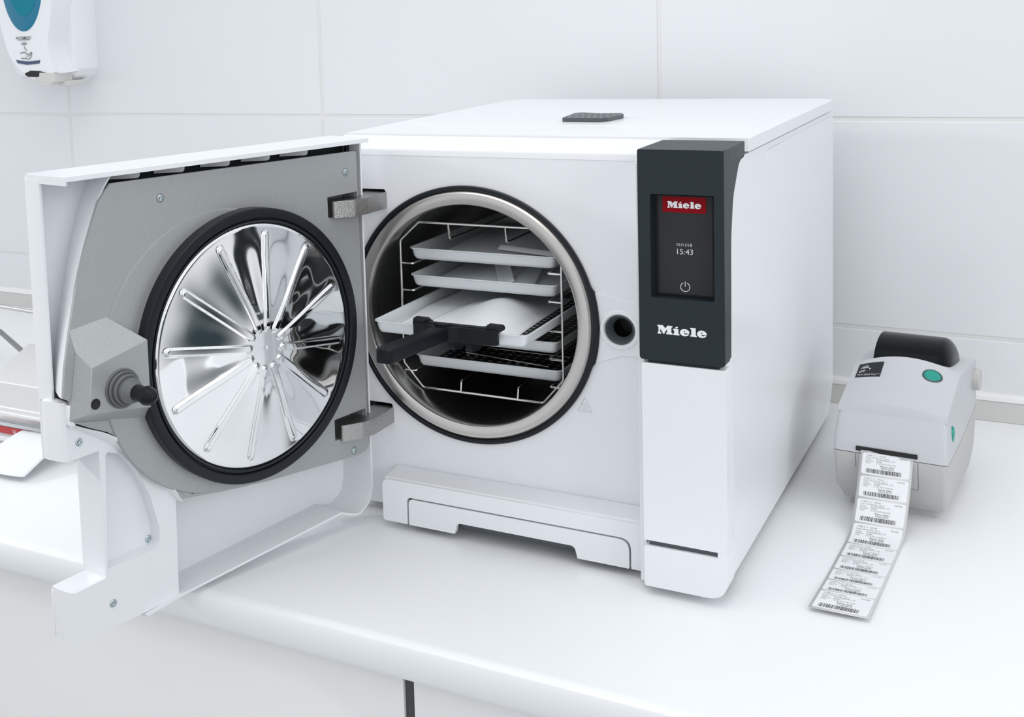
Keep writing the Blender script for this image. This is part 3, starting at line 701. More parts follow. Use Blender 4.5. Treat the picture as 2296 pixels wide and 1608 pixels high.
tray('aluminium tray pulled halfway out, gripped by the black holder', -0.086, -0.072, 0.0025)
tray('mostly hidden aluminium tray just under the pulled-out tray', -0.091, YT, -0.0302)
tray('lowest aluminium tray with thin rods on its perforated floor', -0.087, YT, -0.0622)

# pouches
def sheet(name, label, fn, nu=28, nv=28, th=0.0004, mat_=M_paper, cat='sterilisation pouch', group=None, smooth_=True):
    bm = bmesh.new(); G = [[bm.verts.new(fn(i / nu, j / nv)) for j in range(nv + 1)] for i in range(nu + 1)]
    for i in range(nu):
        for j in range(nv): bm.faces.new((G[i][j], G[i + 1][j], G[i + 1][j + 1], G[i][j + 1]))
    o = obj(name, bm, mat_, ang=60)
    s_ = o.modifiers.new('Solidify', 'SOLIDIFY'); s_.thickness = th; s_.offset = 0
    if label: tag(o, label, cat, group)
    return o
def bil(a, b_, c, d, s, t_):  # corners: a(0,0) b(1,0) c(1,1) d(0,1)
    return Vector(a) * (1 - s) * (1 - t_) + Vector(b_) * s * (1 - t_) + Vector(c) * s * t_ + Vector(d) * (1 - s) * t_
def f_p3(s, t_):
    p = bil((-0.046, -0.0645, 0), (0.070, -0.0630, 0), (0.064, 0.165, 0), (-0.030, 0.165, 0), s, t_)
    z = -0.0112 + 0.0205 * math.exp(-((s - 0.62) / 0.30) ** 2 - ((t_ - 0.42) / 0.26) ** 2) + 0.008 * math.exp(-((s - 0.3) / 0.3) ** 2 - ((t_ - 0.55) / 0.3) ** 2)
    edge = min(s, 1 - s) ; z = -0.0110 + (z + 0.0110) * min(1, edge * 6 + 0.15) + 0.0006 + 0.0042 * max(0, 1 - s * 4)
    if t_ < 0.05: z += 0.0008
    return (p.x, p.y, z)
sheet('sterilisation_pouch', 'large white paper pouch bulging in the pulled-out tray', f_p3)
def f_p3b(s, t_):
    p = bil((-0.0765, -0.0610, 0), (0.010, -0.0640, 0), (0.010, 0.150, 0), (-0.073, 0.150, 0), s, t_)
    z = -0.0104 + 0.0060 * t_ * (1 - s) + 0.0012 * math.sin(PI * s) + 0.0022 * max(0, 1 - s * 9) * max(0, 1 - t_ * 7)
    return (p.x + 0.0025 * math.sin(9 * t_) * (1 - s), p.y, z)
sheet('sterilisation_pouch', 'flatter white pouch partly under the bulging pouch, left side of the pulled-out tray', f_p3b)
def f_p1(s, t_):
    p = bil((-0.060, YT + 0.012, 0), (0.082, YT + 0.012, 0), (0.080, 0.29, 0), (-0.078, 0.29, 0), s, t_)
    return (p.x, p.y, 0.0555 + 0.010 * math.sin(PI * s) * (0.4 + 0.6 * math.sin(PI * min(1, t_ * 1.1))) + 0.0015 * math.sin(9 * s + 4 * t_))
sheet('sterilisation_pouch', 'grey-white pouch lying flat in the topmost tray', f_p1)
def f_p1b(s, t_):
    p = bil((0.010, YT + 0.030, 0), (0.085, YT + 0.016, 0), (0.085, YT + 0.032, 0), (0.012, YT + 0.047, 0), s, t_)
    return (p.x, p.y, 0.0655 + 0.004 * math.sin(PI * t_) - 0.002 * s)
sheet('pouch_fold', 'turned-over pouch strip across the right of the topmost tray', f_p1b, 16, 10, cat='sterilisation pouch')
def f_p2(s, t_):
    p = bil((-0.070, YT + 0.012, 0), (0.080, YT + 0.012, 0), (0.080, 0.28, 0), (-0.078, 0.28, 0), s, t_)
    return (p.x, p.y, 0.0225 + 0.013 * math.exp(-((s - 0.55) / 0.3) ** 2) * math.sin(PI * min(1, t_ + 0.12)) + 0.002 * math.sin(7 * s + 3 * t_))
sheet('sterilisation_pouch', 'crumpled grey-white pouch lying in the second tray', f_p2)
def f_p2b(s, t_):
    p = bil((-0.018, YT + 0.085, 0.0365), (-0.005, YT + 0.098, 0.0420), (0.034, YT + 0.020, 0.0300), (0.020, YT + 0.008, 0.0275), s, t_)
    return (p.x, p.y, p.z + 0.003 * abs(s - 0.45))
sheet('pouch_fold', 'folded pale pouch tip sticking up from the second tray', f_p2b, 10, 12, cat='sterilisation pouch')
def f_p2c(s, t_):
    p = bil((0.012, YT + 0.080, 0.0300), (0.045, YT + 0.085, 0.0360), (0.060, YT + 0.012, 0.0270), (0.024, YT + 0.012, 0.0270), s, t_)
    return (p.x, p.y, p.z + 0.003 * math.sin(PI * s))
sheet('pouch_fold', 'wrinkled translucent pouch flap beside the folded tip, second tray', f_p2c, 12, 12, mat_=M_film, cat='sterilisation pouch')
# instruments in the lowest tray
for k, (x0, y0, x1, y1, r, lab) in enumerate(((-0.058, 0.066, 0.045, 0.052, 0.0017, 'nearest thin steel rod in the lowest tray'), (-0.050, 0.100, 0.062, 0.080, 0.0024, 'thickest dark steel rod, middle of the lowest tray'), (-0.035, 0.130, 0.070, 0.128, 0.0013, 'farthest slender steel rod in the lowest tray'))):
    bm = tube([(x0, y0, -0.0735), (x0 + (x1 - x0) * 0.85, y0 + (y1 - y0) * 0.85, -0.0735), (x0 + (x1 - x0) * 0.88, y0 + (y1 - y0) * 0.88, -0.0735), (x1, y1, -0.0735)], [r, r, r * 0.6, r * 0.6], 12)
    tag(obj('dental_instrument', bm, M_wire), lab, 'instrument', 'rods in the lowest tray')

# black tray holder
HB = thing('tray_holder', (0.0, -0.12, -0.02), 'black plastic tray holder clamped on the pulled-out tray edge', 'tray holder')
jaw = rnd([(-0.0330, -0.0640), (-0.0330, -0.0760), (-0.0160, -0.0835), (0.0010, -0.0880), (0.0150, -0.0865), (0.0230, -0.0825), (0.0640, -0.0825), (0.0660, -0.0640)], [0.002, 0.003, 0.004, 0.006, 0.006, 0.006, 0.005, 0.002], 5)
bm = plate(jaw, [(0.0075, None), (-0.0085, None)], lambda a, b_, d: (a, b_, d))
# keep the tray front free: the jaw sits in front of and over the rim
obj('jaw', plate(rnd([(-0.0330, -0.0735), (-0.0330, -0.0780), (-0.0160, -0.0850), (0.0010, -0.0890), (0.0150, -0.0870), (0.0230, -0.0830), (0.0600, -0.0830), (0.0660, -0.0800), (0.0660, -0.0735)], [0.001, 0.003, 0.004, 0.006, 0.006, 0.006, 0.004, 0.003, 0.001], 5), [(0.0072, None), (-0.0090, None)], lambda a, b_, d: (a, b_, d)), M_grip, HB, bevel=0.0022, seg=3)
obj('upper_lip', plate(rnd([(-0.0330, -0.0640), (-0.0330, -0.0780), (0.0660, -0.0780), (0.0660, -0.0640), (0.0500, -0.0640), (0.0470, -0.0700), (-0.0120, -0.0700), (-0.0150, -0.0640)], 0.002, 3), [(0.0078, None), (0.0038, None)], lambda a, b_, d: (a, b_, d)), M_grip, HB, bevel=0.0015, seg=2)
for x in (-0.030, 0.056):
    obj('upper_claw', plate(rnd([(-0.0600, 0.0040), (-0.0600, 0.0075), (-0.0660, 0.0110), (-0.0760, 0.0110), (-0.0790, 0.0040)], 0.002, 3), [(x - 0.003, None), (x + 0.011, None)], lambda a, b_, d: (d, a, b_)), M_grip, HB, bevel=0.001)
for x in (0.010, 0.030):
    obj('lower_finger', plate(rnd([(-0.0830, -0.0070), (-0.0520, -0.0150), (-0.0500, -0.0175), (-0.0600, -0.0220), (-0.0790, -0.0190)], 0.003, 3), [(x, None), (x + 0.007, None)], lambda a, b_, d: (d, a, b_)), M_grip, HB, bevel=0.001)
bm = bmesh.new(); rows = []
for i in range(13):
    t_ = i / 12; y = -0.084 - 0.098 * t_; xc = 0.0035 - 0.0160 * t_; zt = 0.0068 - 0.0010 * t_; hw = 0.0098 - 0.0008 * math.sin(PI * t_); zb = zt - (0.0150 + 0.0010 * t_)
    sec = rnd([(xc - hw, zt), (xc + hw, zt), (xc + hw, zb), (xc - hw, zb)], 0.0028, 3)
    rows.append([bm.verts.new((p.x, y, p.y)) for p in sec])
for k, (yy, sc_) in enumerate(((-0.1855, 0.9), (-0.1878, 0.62))):
    c_ = Vector((-0.0125, yy, -0.0015)); rows.append([bm.verts.new((c_.x + (v_.co.x - c_.x) * sc_, yy, c_.z + (v_.co.z - c_.z) * (0.96 if k == 0 else 0.86))) for v_ in rows[12]])
for A_, B_ in zip(rows, rows[1:]):
    for k in range(len(A_)): bm.faces.new((A_[k], A_[(k + 1) % len(A_)], B_[(k + 1) % len(A_)], B_[k]))
bm.faces.new(rows[0]); bm.faces.new(rows[-1][::-1])
obj('handle', bm, M_grip, HB, ang=50)
obj('hanging_hole', lathe([(0.0036, 0.0060), (0.0030, 0.0062), (0.0, 0.0061)], lambda x, y, h: (-0.0110 + x, -0.1715 + y, h - 0.0002), 24), M_pit, HB)
obj('pivot_button', lathe([(0.0095, 0.0070), (0.0095, 0.0088), (0.0085, 0.0093), (0.0, 0.0093)], lambda x, y, h: (0.0035 + x, -0.0800 + y * 0.55, h), 32), M_grip, HB)

# ------------------------------------------------------------------ label printer
PRZ = math.radians(-4.0)
PR = thing('label_printer', (0.4025, 0.231, ZC), 'grey desktop label printer with black ribbon cover right of the steriliser', 'printer', rz=PRZ)
def pobj(name, bm, m_, **k): return obj(name, bm, m_, PR, local=True, **k)
# lower housing: sections at heights
def loftz(secs, bm=None, caps=True):
    bm = bm or bmesh.new(); rows = [[bm.verts.new(p) for p in s_] for s_ in secs]
    for A_, B_ in zip(rows, rows[1:]):
        for k in range(len(A_)): bm.faces.new((A_[k], A_[(k + 1) % len(A_)], B_[(k + 1) % len(A_)], B_[k]))
    if caps: bm.faces.new(rows[0]); bm.faces.new(rows[-1][::-1])
    return bm
def seamz(Y): return 0.0735 + 0.33 * max(0, Y - 0.02) ** 1.85 + (0.0)
def ring_(xl, yf, yb, zf, r=0.006):
    return [Vector((p.x, p.y, zf(p.y) if callable(zf) else zf)) for p in rnd([(-xl, yf), (xl, yf), (xl, yb), (-xl, yb)], r, 5)]
def ringS(xl, yf, yb, zf, r=0.006, n_=10):
    base = rnd([(-xl, yf), (xl, yf), (xl, yb), (-xl, yb)], r, 5); out_ = []
    for i, p in enumerate(base):
        q = base[(i + 1) % len(base)]; d = (q - p).length; k = n_ if d > 0.05 else 1
        for j in range(k):
            s = p.lerp(q, j / k); out_.append(Vector((s.x, s.y, zf(s.y) if callable(zf) else zf)))
    return out_
base_ = loftz([ringS(0.046, 0.034, 0.190, 0.0), ringS(0.0475, 0.033, 0.192, 0.011)])
pobj('base', base_, M_prlow, ang=40)
low = loftz([ringS(0.0530, 0.0270, 0.200, 0.0105, 0.005), ringS(0.0545, 0.0235, 0.204, 0.016, 0.006), ringS(0.0575, 0.0085, 0.2120, lambda Y: 0.030 + 0.55 * (seamz(Y) - 0.0735), 0.006), ringS(0.0592, 0.0015, 0.2160, lambda Y: seamz(Y) - 0.0006, 0.006)])
pobj('lower_housing', low, M_prlow, ang=40)
def cz(X, Y, h): return h
up_secs = []
for s, (xl, yf, yb, h, crown) in enumerate(((0.0592, 0.0010, 0.2165, None, 0), (0.0588, 0.0035, 0.2165, 0.090, 0), (0.0565, 0.0145, 0.2150, 0.117, 0))):
    zf = (lambda Y: seamz(Y) + 0.0004) if h is None else (lambda Y, h=h: max(h, seamz(Y) + (h - 0.0735) * 0.9) if Y > 0.03 else h)
    up_secs.append(ringS(xl, yf, yb, zf, 0.006))
pobj('upper_housing', loftz(up_secs), M_prtop, ang=40)
# top shell: grid surface over X, Y with crown
def top_z(X, Y):
    e = X / 0.0555
    if Y < 0.104: s = (Y - 0.0165) / (0.104 - 0.0165); z = 0.1235 + s * 0.0270
    else: z = 0.1505 - 0.018 * max(0, (Y - 0.104) / 0.11) ** 1.4 * 0.5
    return z + ((0.0060 + 0.0075 * max(0, (Y - 0.0165) / 0.0875) ** 3) * (1 - e * e) if Y < 0.104 else 0.0135 * (1 - e * e) * max(0.0, 1 - (Y - 0.104) / 0.02) + 0.006 * (1 - e * e) * min(1, (Y - 0.104) / 0.02))
bm = bmesh.new(); NX, NY = 24, 30; Gt = []; ys = [0.0155, 0.0172] + [0.0190 + 0.085 * i / 10 for i in range(11)] + [0.106, 0.110, 0.115, 0.124, 0.14, 0.16, 0.18, 0.20, 0.212, 0.2155]
for Y in ys:
    hw = 0.0562 if Y < 0.11 else 0.0575
    row = []
    for i in range(NX + 1):
        X = -hw + 2 * hw * i / NX
        z = top_z(X, Y)
        if Y == ys[0]: z -= 0.0035
        row.append(bm.verts.new((X, Y, z)))
    Gt.append(row)
for a, b_ in zip(Gt, Gt[1:]):
    for i in range(NX): bm.faces.new((a[i], a[i + 1], b_[i + 1], b_[i]))
# skirt down to the housing
def skirt(line, z_of, push=0.0):
    lo_ = [bm.verts.new((v_.co.x * (1.0 + push), v_.co.y, z_of(v_.co.y))) for v_ in line]
    for i in range(len(line) - 1): bm.faces.new((line[i], line[i + 1], lo_[i + 1], lo_[i]))
    return lo_
upz = lambda Y: max(0.1165, seamz(Y) + 0.0385) if Y > 0.03 else 0.1165
skirt([r_[0] for r_ in Gt], upz, 0.006); skirt([r_[-1] for r_ in Gt], upz, 0.006); skirt(Gt[-1], lambda Y: 0.09); 
lo_ = [bm.verts.new((v_.co.x * 1.006, 0.0146, 0.1168)) for v_ in Gt[0]]
for i in range(NX): bm.faces.new((Gt[0][i], Gt[0][i + 1], lo_[i + 1], lo_[i]))
pobj('top_cover', bm, M_prtop, ang=28)
# ribbon cover: quarter-round smoked dome
bm = bmesh.new(); rows = []
for i in range(33):
    t_ = i / 32; X = -0.0380 + 0.0830 * t_
    k = 1.0 if t_ < 0.80 else math.sqrt(max(0.0, 1 - ((t_ - 0.80) / 0.20) ** 2 * 0.97))
    row = []
    for j in range(17):
        a = PI * j / 16; Y = 0.158 - 0.050 * math.cos(a) * (0.35 + 0.65 * k); z = 0.1440 + 0.0330 * math.sin(a) ** 0.9 * k
        row.append(bm.verts.new((X, Y, z)))
    rows.append(row)
for A_, B_ in zip(rows, rows[1:]):
    for j in range(16): bm.faces.new((A_[j], A_[j + 1], B_[j + 1], B_[j]))
bm.faces.new(rows[0]); bm.faces.new(rows[-1][::-1])
pobj('ribbon_cover', bm, M_smoke, ang=40, label='smoked black ribbon cover')
def on_top(x, y): return (x, y, top_z(x, y))
# feed button
tn = math.atan2(0.027, 0.0875)
def topmap(cx_, cy_, hh):
    def f(x, y, h):
        X = cx_ + x; Y = cy_ + y * math.cos(tn); return (X, Y - 0.0, top_z(X, Y) + h + hh)
    return f
pobj('button_collar', lathe([(0.0108, 0.0), (0.0106, 0.0010), (0.0092, 0.0014), (0.0088, 0.0002)], topmap(0.0305, 0.083, -0.0004), 40), M_dgrey)
pobj('feed_button', lathe([(0.0088, 0.0), (0.0088, 0.0012), (0.0080, 0.0018), (0.0, 0.0019)], topmap(0.0305, 0.083, -0.0004), 40), M_green, label='green oval feed button')
# badge
bm = bmesh.new(); G_ = [[bm.verts.new((x, y, top_z(x, y) + 0.0006)) for y in (0.0695, 0.0825, 0.0955)] for x in [-0.0500 + 0.0270 * i / 6 for i in range(7)]]
for i in range(6):
    for j in range(2): bm.faces.new((G_[i][j], G_[i + 1][j], G_[i + 1][j + 1], G_[i][j + 1]))
BD = pobj('badge', extr(bm, (0, 0, -0.0005)), M_black, label='black badge with striped head emblem and model text')
bt = lambda x0, y0: (lambda a, b_: (x0 + a, y0 + b_, top_z(x0 + a, y0 + b_) + 0.0008))
obj('badge_text', text_bm('TLP 2824 Plus™', 0.0041, bt(-0.0482, 0.0715), xs=0.88), M_logog, BD, local=True)
bms = []
for k in range(6):
    a0 = 150 - k * 17; cx0, cy0 = -0.0405, 0.0845
    pts = [(cx0 + (0.0018 + 0.0042 * s / 5) * math.cos(math.radians(a0 + 4 * s)), cy0 + (0.0012 + 0.0052 * s / 5) * math.sin(math.radians(a0 + 4 * s))) for s in range(6)]
    bms.append(tube([(x, y, top_z(x, y) + 0.0008) for x, y in pts], 0.00035, 5))
for (xa, ya, xb, yb) in ((-0.0400, 0.0875, -0.0375, 0.0855), (-0.0385, 0.0865, -0.0362, 0.0840), (-0.0465, 0.0795, -0.0448, 0.0815), (-0.0445, 0.0790, -0.0425, 0.0815), (-0.0430, 0.0790, -0.0412, 0.0820)):
    bms.append(tube([(xa, ya, top_z(xa, ya) + 0.0008), (xb, yb, top_z(xb, yb) + 0.0008)], 0.0004, 5))
bms.append(lathe([(0.0011, 0.0), (0.0, 0.0003)], topmap(-0.0365, 0.0838, 0.0008), 12)); bms.append(lathe([(0.0010, 0.0), (0.0, 0.0003)], topmap(-0.0465, 0.0782, 0.0008), 12))
obj('striped_head_emblem', join(bms), M_logog, BD, local=True)
# side latch and ribbon knob, label slot, liner door
bm = lathe([(0.0085, 0.0), (0.0075, 0.0016), (0.004, 0.0024), (0.0, 0.0026)], lambda x, y, h: (0.0575 + h, 0.040 + x * 0.8, 0.0985 + y * 1.15), 32)
pobj('side_latch', bm, M_green, label='green side release latch')
bm = lathe([(0.0, -0.002), (0.013, -0.002), (0.013, 0.0060), (0.012, 0.0068), (0.0, 0.0070)], lambda x, y, h: (0.0585 + h, 0.196 + x, 0.122 + y), 32)
pobj('ribbon_knob', bm, M_prlow)
pobj('slot_shadow', plate(rnd([(-0.0345, 0.0765), (0.0290, 0.0765), (0.0290, 0.0815), (-0.0345, 0.0815)], 0.0008, 2), [(0.0004, None), (0.006, None)], lambda a, b_, d: (a, d, b_)), M_pit)
def low_y(z):   # front surface of the lower housing
    return 0.0015 + (0.0735 - z) / (0.0735 - 0.030) * 0.0070 if z > 0.030 else 0.0085
bm = poly3([(-0.0345, low_y(z) - 0.0006 if True else 0, z) if x < 0 else (0.0290, low_y(z) - 0.0006, z) for z in (0.0728, 0.0400) for x in (-1, 1)], [(0, 1, 3, 2)])
LD = pobj('front_door', extr(bm, (0, 0.0010, 0)), M_prlow)
pobj('front_door_gap', tube([(0.0292, low_y(z) - 0.0002, z) for z in (0.0725, 0.056, 0.0398)] + [(0.012, low_y(0.0398) - 0.0002, 0.0398)], 0.0004, 5), M_dgrey)
pobj('front_door_gap', tube([(-0.0348, low_y(z) - 0.0002, z) for z in (0.0725, 0.056)], 0.0005, 5), M_dgrey)

# ------------------------------------------------------------------ printed label strip
LS = thing('label_strip', (0.392, 0.08, ZC), 'strip of nine white barcode labels curling from the printer onto the worktop', 'label strip')
path = smooth([(0.2330, -0.1740), (0.2290, -0.1830), (0.2200, -0.2010), (0.2080, -0.2190), (0.1930, -0.2360), (0.1760, -0.2470), (0.1540, -0.2508), (0.1180, -0.2512), (0.0840, -0.2512), (0.0470, -0.2508), (0.0120, -0.2495), (-0.0310, -0.2478), (-0.0350, -0.2476)], 8)
acc = [0.0]
for a, b_ in zip(path, path[1:]): acc.append(acc[-1] + (b_ - a).length)
LT = acc[-1]
def strip_pt(s, x, h=0.0):
    """s along the strip from the slot, x across (0..0.054), h above the paper"""
    s = max(0, min(LT, s)); k = 0
    while k < len(acc) - 2 and acc[k + 1] < s: k += 1
    t_ = (s - acc[k]) / (acc[k + 1] - acc[k]); p = path[k].lerp(path[k + 1], t_); d = (path[k + 1] - path[k]).normalized(); nrm = Vector((d.y, -d.x))
    if nrm.y < 0 : nrm = -nrm
    if abs(nrm.y) < 0.4 and nrm.x > 0: nrm = -nrm
    xl = 0.3735 - 0.0040 * min(1, s / 0.12) - 0.0068 * max(0, (s - 0.12) / 0.18)
    return Vector((xl + x, p.x + nrm.x * h, p.y + nrm.y * h))
def strip_grid(s0, s1, x0, x1, h, ns=10, nx=2, cr=0):
    bm = bmesh.new(); G_ = []
    for i in range(ns + 1):
        s = s0 + (s1 - s0) * i / ns
        e = 0
        if cr:
            dd = min(s - s0, s1 - s)
            if dd < cr: e = cr - math.sqrt(max(0, cr * cr - (cr - dd) ** 2))
        G_.append([bm.verts.new(strip_pt(s, x0 + e + (x1 - x0 - 2 * e) * j / nx, h)) for j in range(nx + 1)])
    for a, b_ in zip(G_, G_[1:]):
        for j in range(nx): bm.faces.new((a[j], a[j + 1], b_[j + 1], b_[j]))
    return bm
o = obj('liner', strip_grid(0, LT, 0, 0.054, 0, 90, 2), M_liner, LS, ang=60)
s_ = o.modifiers.new('Solidify', 'SOLIDIFY'); s_.thickness = 0.0002
YB = [0.2325, 0.2214, 0.2071, 0.1860, 0.1477, 0.1100, 0.0743, 0.0446, 0.0145, -0.0320]
def s_at(y):
    for k in range(len(path) - 1):
        if path[k].x >= y >= path[k + 1].x: return acc[k] + (acc[k + 1] - acc[k]) * (path[k].x - y) / max(1e-9, path[k].x - path[k + 1].x)
    return LT if y < path[-1].x else 0
SB = [s_at(y) for y in YB]
dates = ['01.07.2019 09:52:05'] * 3 + ['01.07.2019 09:50:23'] * 3 + ['13.06.2019 09:44:54'] * 3
nums = ['00085'] * 3 + ['00084'] * 3 + ['00083'] * 3
exps = ['29.07.2019'] * 6 + ['11.07.2019'] * 3
random.seed(3)
bars = []; xx = 0.0
while xx < 0.036:
    wbar = random.choice((0.0003, 0.0003, 0.0006, 0.0009)); bars.append((xx, min(0.036, xx + wbar))); xx += wbar + random.choice((0.0004, 0.0004, 0.0007))
for k in range(9):
    s0 = SB[k] + 0.0012; s1 = SB[k + 1] - 0.0012; q_ = (s1 - s0) / 0.0318
    lb = obj('label', join([strip_grid(s0 + 0.0, s1, 0.0026, 0.0514, 0.00025, 24, 2, cr=0.0018)]), M_label, LS, ang=60)
    fm = lambda x0, z0: (lambda a, b_, x0=x0, z0=z0, s0=s0, q_=q_: strip_pt(s0 + (z0 - b_) * q_, x0 + a, 0.00045))
    T = []
    for txt, x0, z0, sz in (('CUBE X 17', 0.0060, 0.0040, 0.0026), ('139230', 0.0190, 0.0040, 0.0026), ('Load released by:  Nora', 0.0060, 0.0068, 0.0026), ('Cycle', 0.0060, 0.0096, 0.0026), ('B UNIVERSAL 134', 0.0170, 0.0096, 0.0026),
                            ('Number', 0.0060, 0.0124, 0.0026), (nums[k], 0.0170, 0.0124, 0.0026), ('Date', 0.0060, 0.0152, 0.0026), (dates[k], 0.0170, 0.0152, 0.0026), ('004.020', 0.0400, 0.0040, 0.0026)):
        T.append(text_bm(txt, sz, fm(x0, z0), xs=0.95))
    obj('small_print', join(T), M_inkf, lb)
    T = [text_bm('Expiry date:', 0.0032, fm(0.0215, 0.0188), xs=0.95), text_bm(exps[k], 0.0032, fm(0.0222, 0.0220), xs=0.95)]
    for a, b_ in bars:
        T.append(strip_grid(s0 + 0.0232 * q_, s0 + 0.0296 * q_, 0.0075 + a, 0.0075 + b_, 0.00045, 3, 1))
    obj('barcode', join(T), M_ink, lb)

# ------------------------------------------------------------------ soap dispenser on the wall
DS = thing('soap_dispenser', (-1.19, YW, 0.24), 'white wall-mounted automatic soap dispenser with teal window, upper left', 'soap dispenser')
back_o = rnd([(-1.285, 0.60), (-1.100, 0.60), (-1.100, 0.262), (-1.108, 0.246), (-1.120, 0.238), (-1.265, 0.245), (-1.285, 0.285)], [0.02, 0.02, 0.004, 0.008, 0.005, 0.02, 0.03], 6)
bm = plate(back_o, [(-0.066, lambda a, b_: (-1.19 + (a + 1.19) * 0.93, b_ + (0.006 if b_ < .4 else 0))), (-0.056, None), (0.0, None)], lambda a, b_, d: (a, YW - 0.0 + d, b_))
obj('housing', bm, M_white, DS, bevel=0.006, seg=4)
fc_ = smooth([(-1.105, 0.60), (-1.1060, 0.45), (-1.1070, 0.400), (-1.1150, 0.355), (-1.1250, 0.312), (-1.1180, 0.278), (-1.1050, 0.256)], 4)
lc_ = smooth([(-1.148, 0.2365), (-1.175, 0.243), (-1.200, 0.2560), (-1.222, 0.275), (-1.237, 0.2970), (-1.250, 0.335), (-1.258, 0.3690), (-1.264, 0.42), (-1.266, 0.50), (-1.262, 0.60)], 4)
front_o = [(p.x, p.y) for p in fc_] + [(-1.118, 0.2500)] + [(p.x, p.y) for p in lc_]
bm = plate(front_o, [(0.0, lambda a, b_: (-1.185 + (a + 1.185) * (0.97 if a > -1.185 else 0.93), 0.40 + (b_ - 0.40) * 0.97)), (0.006, lambda a, b_: (-1.185 + (a + 1.185) * 0.985, 0.40 + (b_ - 0.40) * 0.992)), (0.016, None), (0.060, lambda a, b_: (-1.187 + (a + 1.187) * 1.05, b_ + (0.002 if b_ < .3 else 0)))], lambda a, b_, d: (a, 0.552 + d, b_))
obj('front_cover', bm, M_white, DS, ang=30)
bm = plate(circle(-1.186, 0.452, 0.0560, 64, 0.112), [(0.0, lambda a, b_: (-1.186 + (a + 1.186) * 0.9, 0.452 + (b_ - 0.452) * 0.95)), (0.003, None), (0.006, None)], lambda a, b_, d: (a, 0.5485 + d, b_))
wn = obj('window', bm, M_teal2, DS, ang=30, label='teal see-through level window')
bm = plate(circle(-1.180, 0.468, 0.0450, 64, 0.098), [(0.0, None), (0.002, None)], lambda a, b_, d: (a, 0.5478 + d, b_))
obj('liquid_view', bm, M_teal, wn)
DX, DZ, KS = -1.188, 0.3240, 1.25
ic = lambda a, b_: (DX + a, 0.5505, DZ + 0.001 + b_)
im_ = lambda x, z: (DX + (x + 1.2005) * KS, 0.5508, DZ + (z - 0.3255) * KS)
bms = [text_bm('AUTOMATIC', 0.0072, ic, align='CENTER', bold=0.0001)]
bms.append(tube([im_(-1.2130, 0.3252), im_(-1.1880, 0.3252)], 0.0005, 5))
for r in (0.0030, 0.0052, 0.0074):
    bms.append(tube([im_(-1.2005 + r * math.sin(a), 0.3225 - r * 0.75 * math.cos(a)) for a in [math.radians(-58 + 116 * i / 10) for i in range(11)]], 0.0004, 5))
for x, z in ((-1.1995, 0.3125), (-1.1965, 0.3090)): bms.append(tube([im_(x, z + 0.002), im_(x + 0.0008, z - 0.001), im_(x, z - 0.002), im_(x - 0.0008, z - 0.001), im_(x, z + 0.002)], 0.0003, 5))
bms.append(tube([im_(x, z) for x, z in ((-1.210, 0.3045), (-1.206, 0.3045), (-1.200, 0.3055), (-1.195, 0.3025), (-1.190, 0.3020), (-1.186, 0.3052), (-1.1845, 0.3045), (-1.187, 0.2980), (-1.192, 0.2940), (-1.200, 0.2960), (-1.208, 0.2958))], 0.0006, 5))
bms.append(tube([im_(x, z) for x, z in ((-1.198, 0.2995), (-1.193, 0.2990), (-1.188, 0.3010))], 0.0004, 5))
obj('hand_symbol', join(bms), M_ink, DS)
bm = plate(rnd([(-1.2120, 0.2840), (-1.2080, 0.2775), (-1.1820, 0.2740), (-1.1500, 0.2760), (-1.1480, 0.2825), (-1.1800, 0.2805)], [0.0005, 0.0005, 0.02, 0.0005, 0.0005, 0.02], 5), [(0.0, None), (0.003, None)], lambda a, b_, d: (a, 0.5508 + d, b_))
obj('sensor_strip', bm, M_navy, DS)
bm = plate(rnd([(-1.1930, 0.2560), (-1.1820, 0.2500), (-1.1600, 0.2495), (-1.1380, 0.2520), (-1.1260, 0.2555), (-1.1500, 0.2610), (-1.1750, 0.2620)], 0.004, 4), [(0.0, None), (0.004, None)], lambda a, b_, d: (a, 0.5508 + d, b_))
obj('outlet_opening', bm, M_pit, DS)
bm = plate([(-1.1640, 0.2480), (-1.1640, 0.2390), (-1.1560, 0.2370), (-1.1500, 0.2330), (-1.1220, 0.2330), (-1.1160, 0.2390), (-1.1100, 0.2390), (-1.1100, 0.2560), (-1.1500, 0.2580), (-1.1520, 0.2480)], [(0.5495, None), (0.600, None)], lambda a, b_, d: (a, d, b_))
obj('nozzle_block', bm, M_trimbase, DS, bevel=0.0008)
obj('drip_tray', box(-1.125, -1.098, 0.575, 0.640, 0.2300, 0.2400), M_trimbase, DS, bevel=0.002)

# ------------------------------------------------------------------ pouch sealer behind the door
SL = thing('pouch_sealer', (-0.64, 0.02, ZC), 'low pouch sealing machine with sloping brushed steel hood behind the open door', 'pouch sealer')
prof = rnd([(-0.0200, -0.2170), (-0.0350, -0.2000), (-0.0230, -0.1960), (-0.0200, -0.1600), (0.0640, -0.1270), (0.1300, -0.1450), (0.1300, -0.2170)], [0.004, 0.004, 0.004, 0.003, 0.003, 0.01, 0], 5)
bm = plate(prof, [(-0.748, None), (-0.475, None)], lambda a, b_, d: (d, a, b_))
obj('steel_hood', bm, M_sheet, SL, bevel=0.001, label='brushed steel hood')
obj('body', box(-0.746, -0.478, -0.0180, 0.128, -0.2460, -0.2165), M_greyp, SL, bevel=0.002)
obj('lower_rail', box(-0.748, -0.476, -0.0240, -0.0170, -0.2470, -0.2395), M_white, SL, bevel=0.0015)
obj('upper_rail', box(-0.748, -0.476, -0.0210, -0.0170, -0.2250, -0.2195), M_greyp, SL, bevel=0.0008)
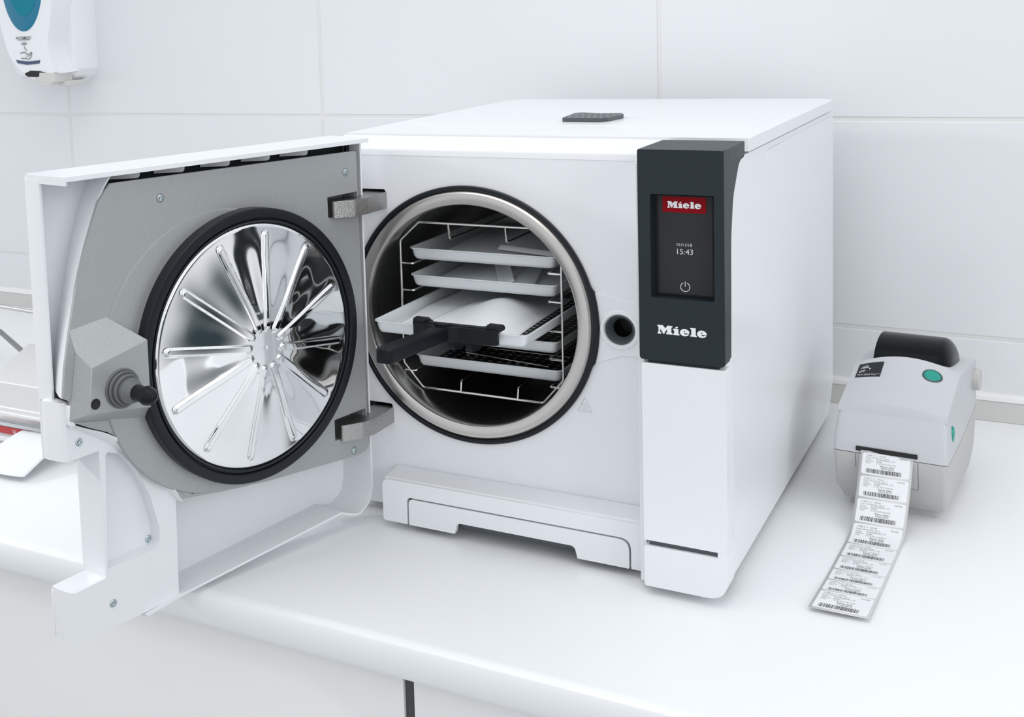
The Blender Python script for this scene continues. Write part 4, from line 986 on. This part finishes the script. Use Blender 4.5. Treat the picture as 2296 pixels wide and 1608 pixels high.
rl = obj('red_label', box(-0.746, -0.670, -0.0195, -0.0175, -0.2365, -0.2265), M_redlab, SL, label='red label strip under the hood')
obj('label_lettering', text_bm('Sil', 0.0080, lambda a, b_: (-0.7085 + a, -0.0198, -0.2345 + b_)), M_logo, rl)
for x in (-0.73, -0.49):
    for y in (0.0, 0.11): obj('foot', lathe([(0, ZC), (0.008, ZC), (0.008, -0.245), (0, -0.245)], lambda a, b_, h, x=x, y=y: (x + a, y + b_, h), 16), M_dgrey, SL)
def f_sh(s, t_):
    top = bil((-0.6890, -0.0150, -0.2245), (-0.5900, -0.0150, -0.2245), (-0.5900, -0.0150, -0.2245), (-0.6890, -0.0150, -0.2245), s, 0)
    a = Vector((-0.6820, -0.0260, -0.2240)); b_ = Vector((-0.5950, -0.0270, -0.2250)); d = Vector((-0.7020 + 0.02, -0.1330, -0.2480)); c = Vector((-0.5870, -0.1230, -0.2440))
    p = bil(a, b_, c, d, s, t_); p.z = -0.2240 + (p.z + 0.2240) * (1 - (1 - t_) ** 1.7) + 0.0012 * math.sin(PI * s)
    p.y += 0.003 * math.sin(6 * s) * t_
    return (p.x, p.y, p.z)
sheet('paper_pouch', 'blank white pouch sheet hanging out of the pouch sealer onto the worktop', f_sh, 16, 20, cat='pouch')
# reel holder rods behind
RH = thing('reel_stand', (-1.00, 0.25, ZC), 'polished steel rod reel stand on the worktop, behind the pouch sealer', 'reel stand')
obj('cross_rod', tube([(-1.30, 0.338, -0.1505), (-0.60, 0.262, -0.1510)], 0.0036, 16), M_rod, RH, label='bright horizontal rod')
obj('sloping_leg', tube([(-1.25, 0.330, -0.1505), (-1.048, 0.300, -0.1935), (-0.894, 0.200, -0.1905), (-0.800, 0.140, -0.1900)][1:], 0.0046, 16), M_roddk, RH, label='dark sloping rod')
for x, y in ((-1.28, 0.336), (-0.62, 0.264)): obj('upright', tube([(x, y, -0.1505), (x, y, ZC + 0.0005)], 0.0045, 14), M_rod, RH)
obj('rear_leg', tube([(-1.048, 0.300, -0.1935), (-1.25, 0.333, -0.2470)], 0.0046, 14), M_roddk, RH)
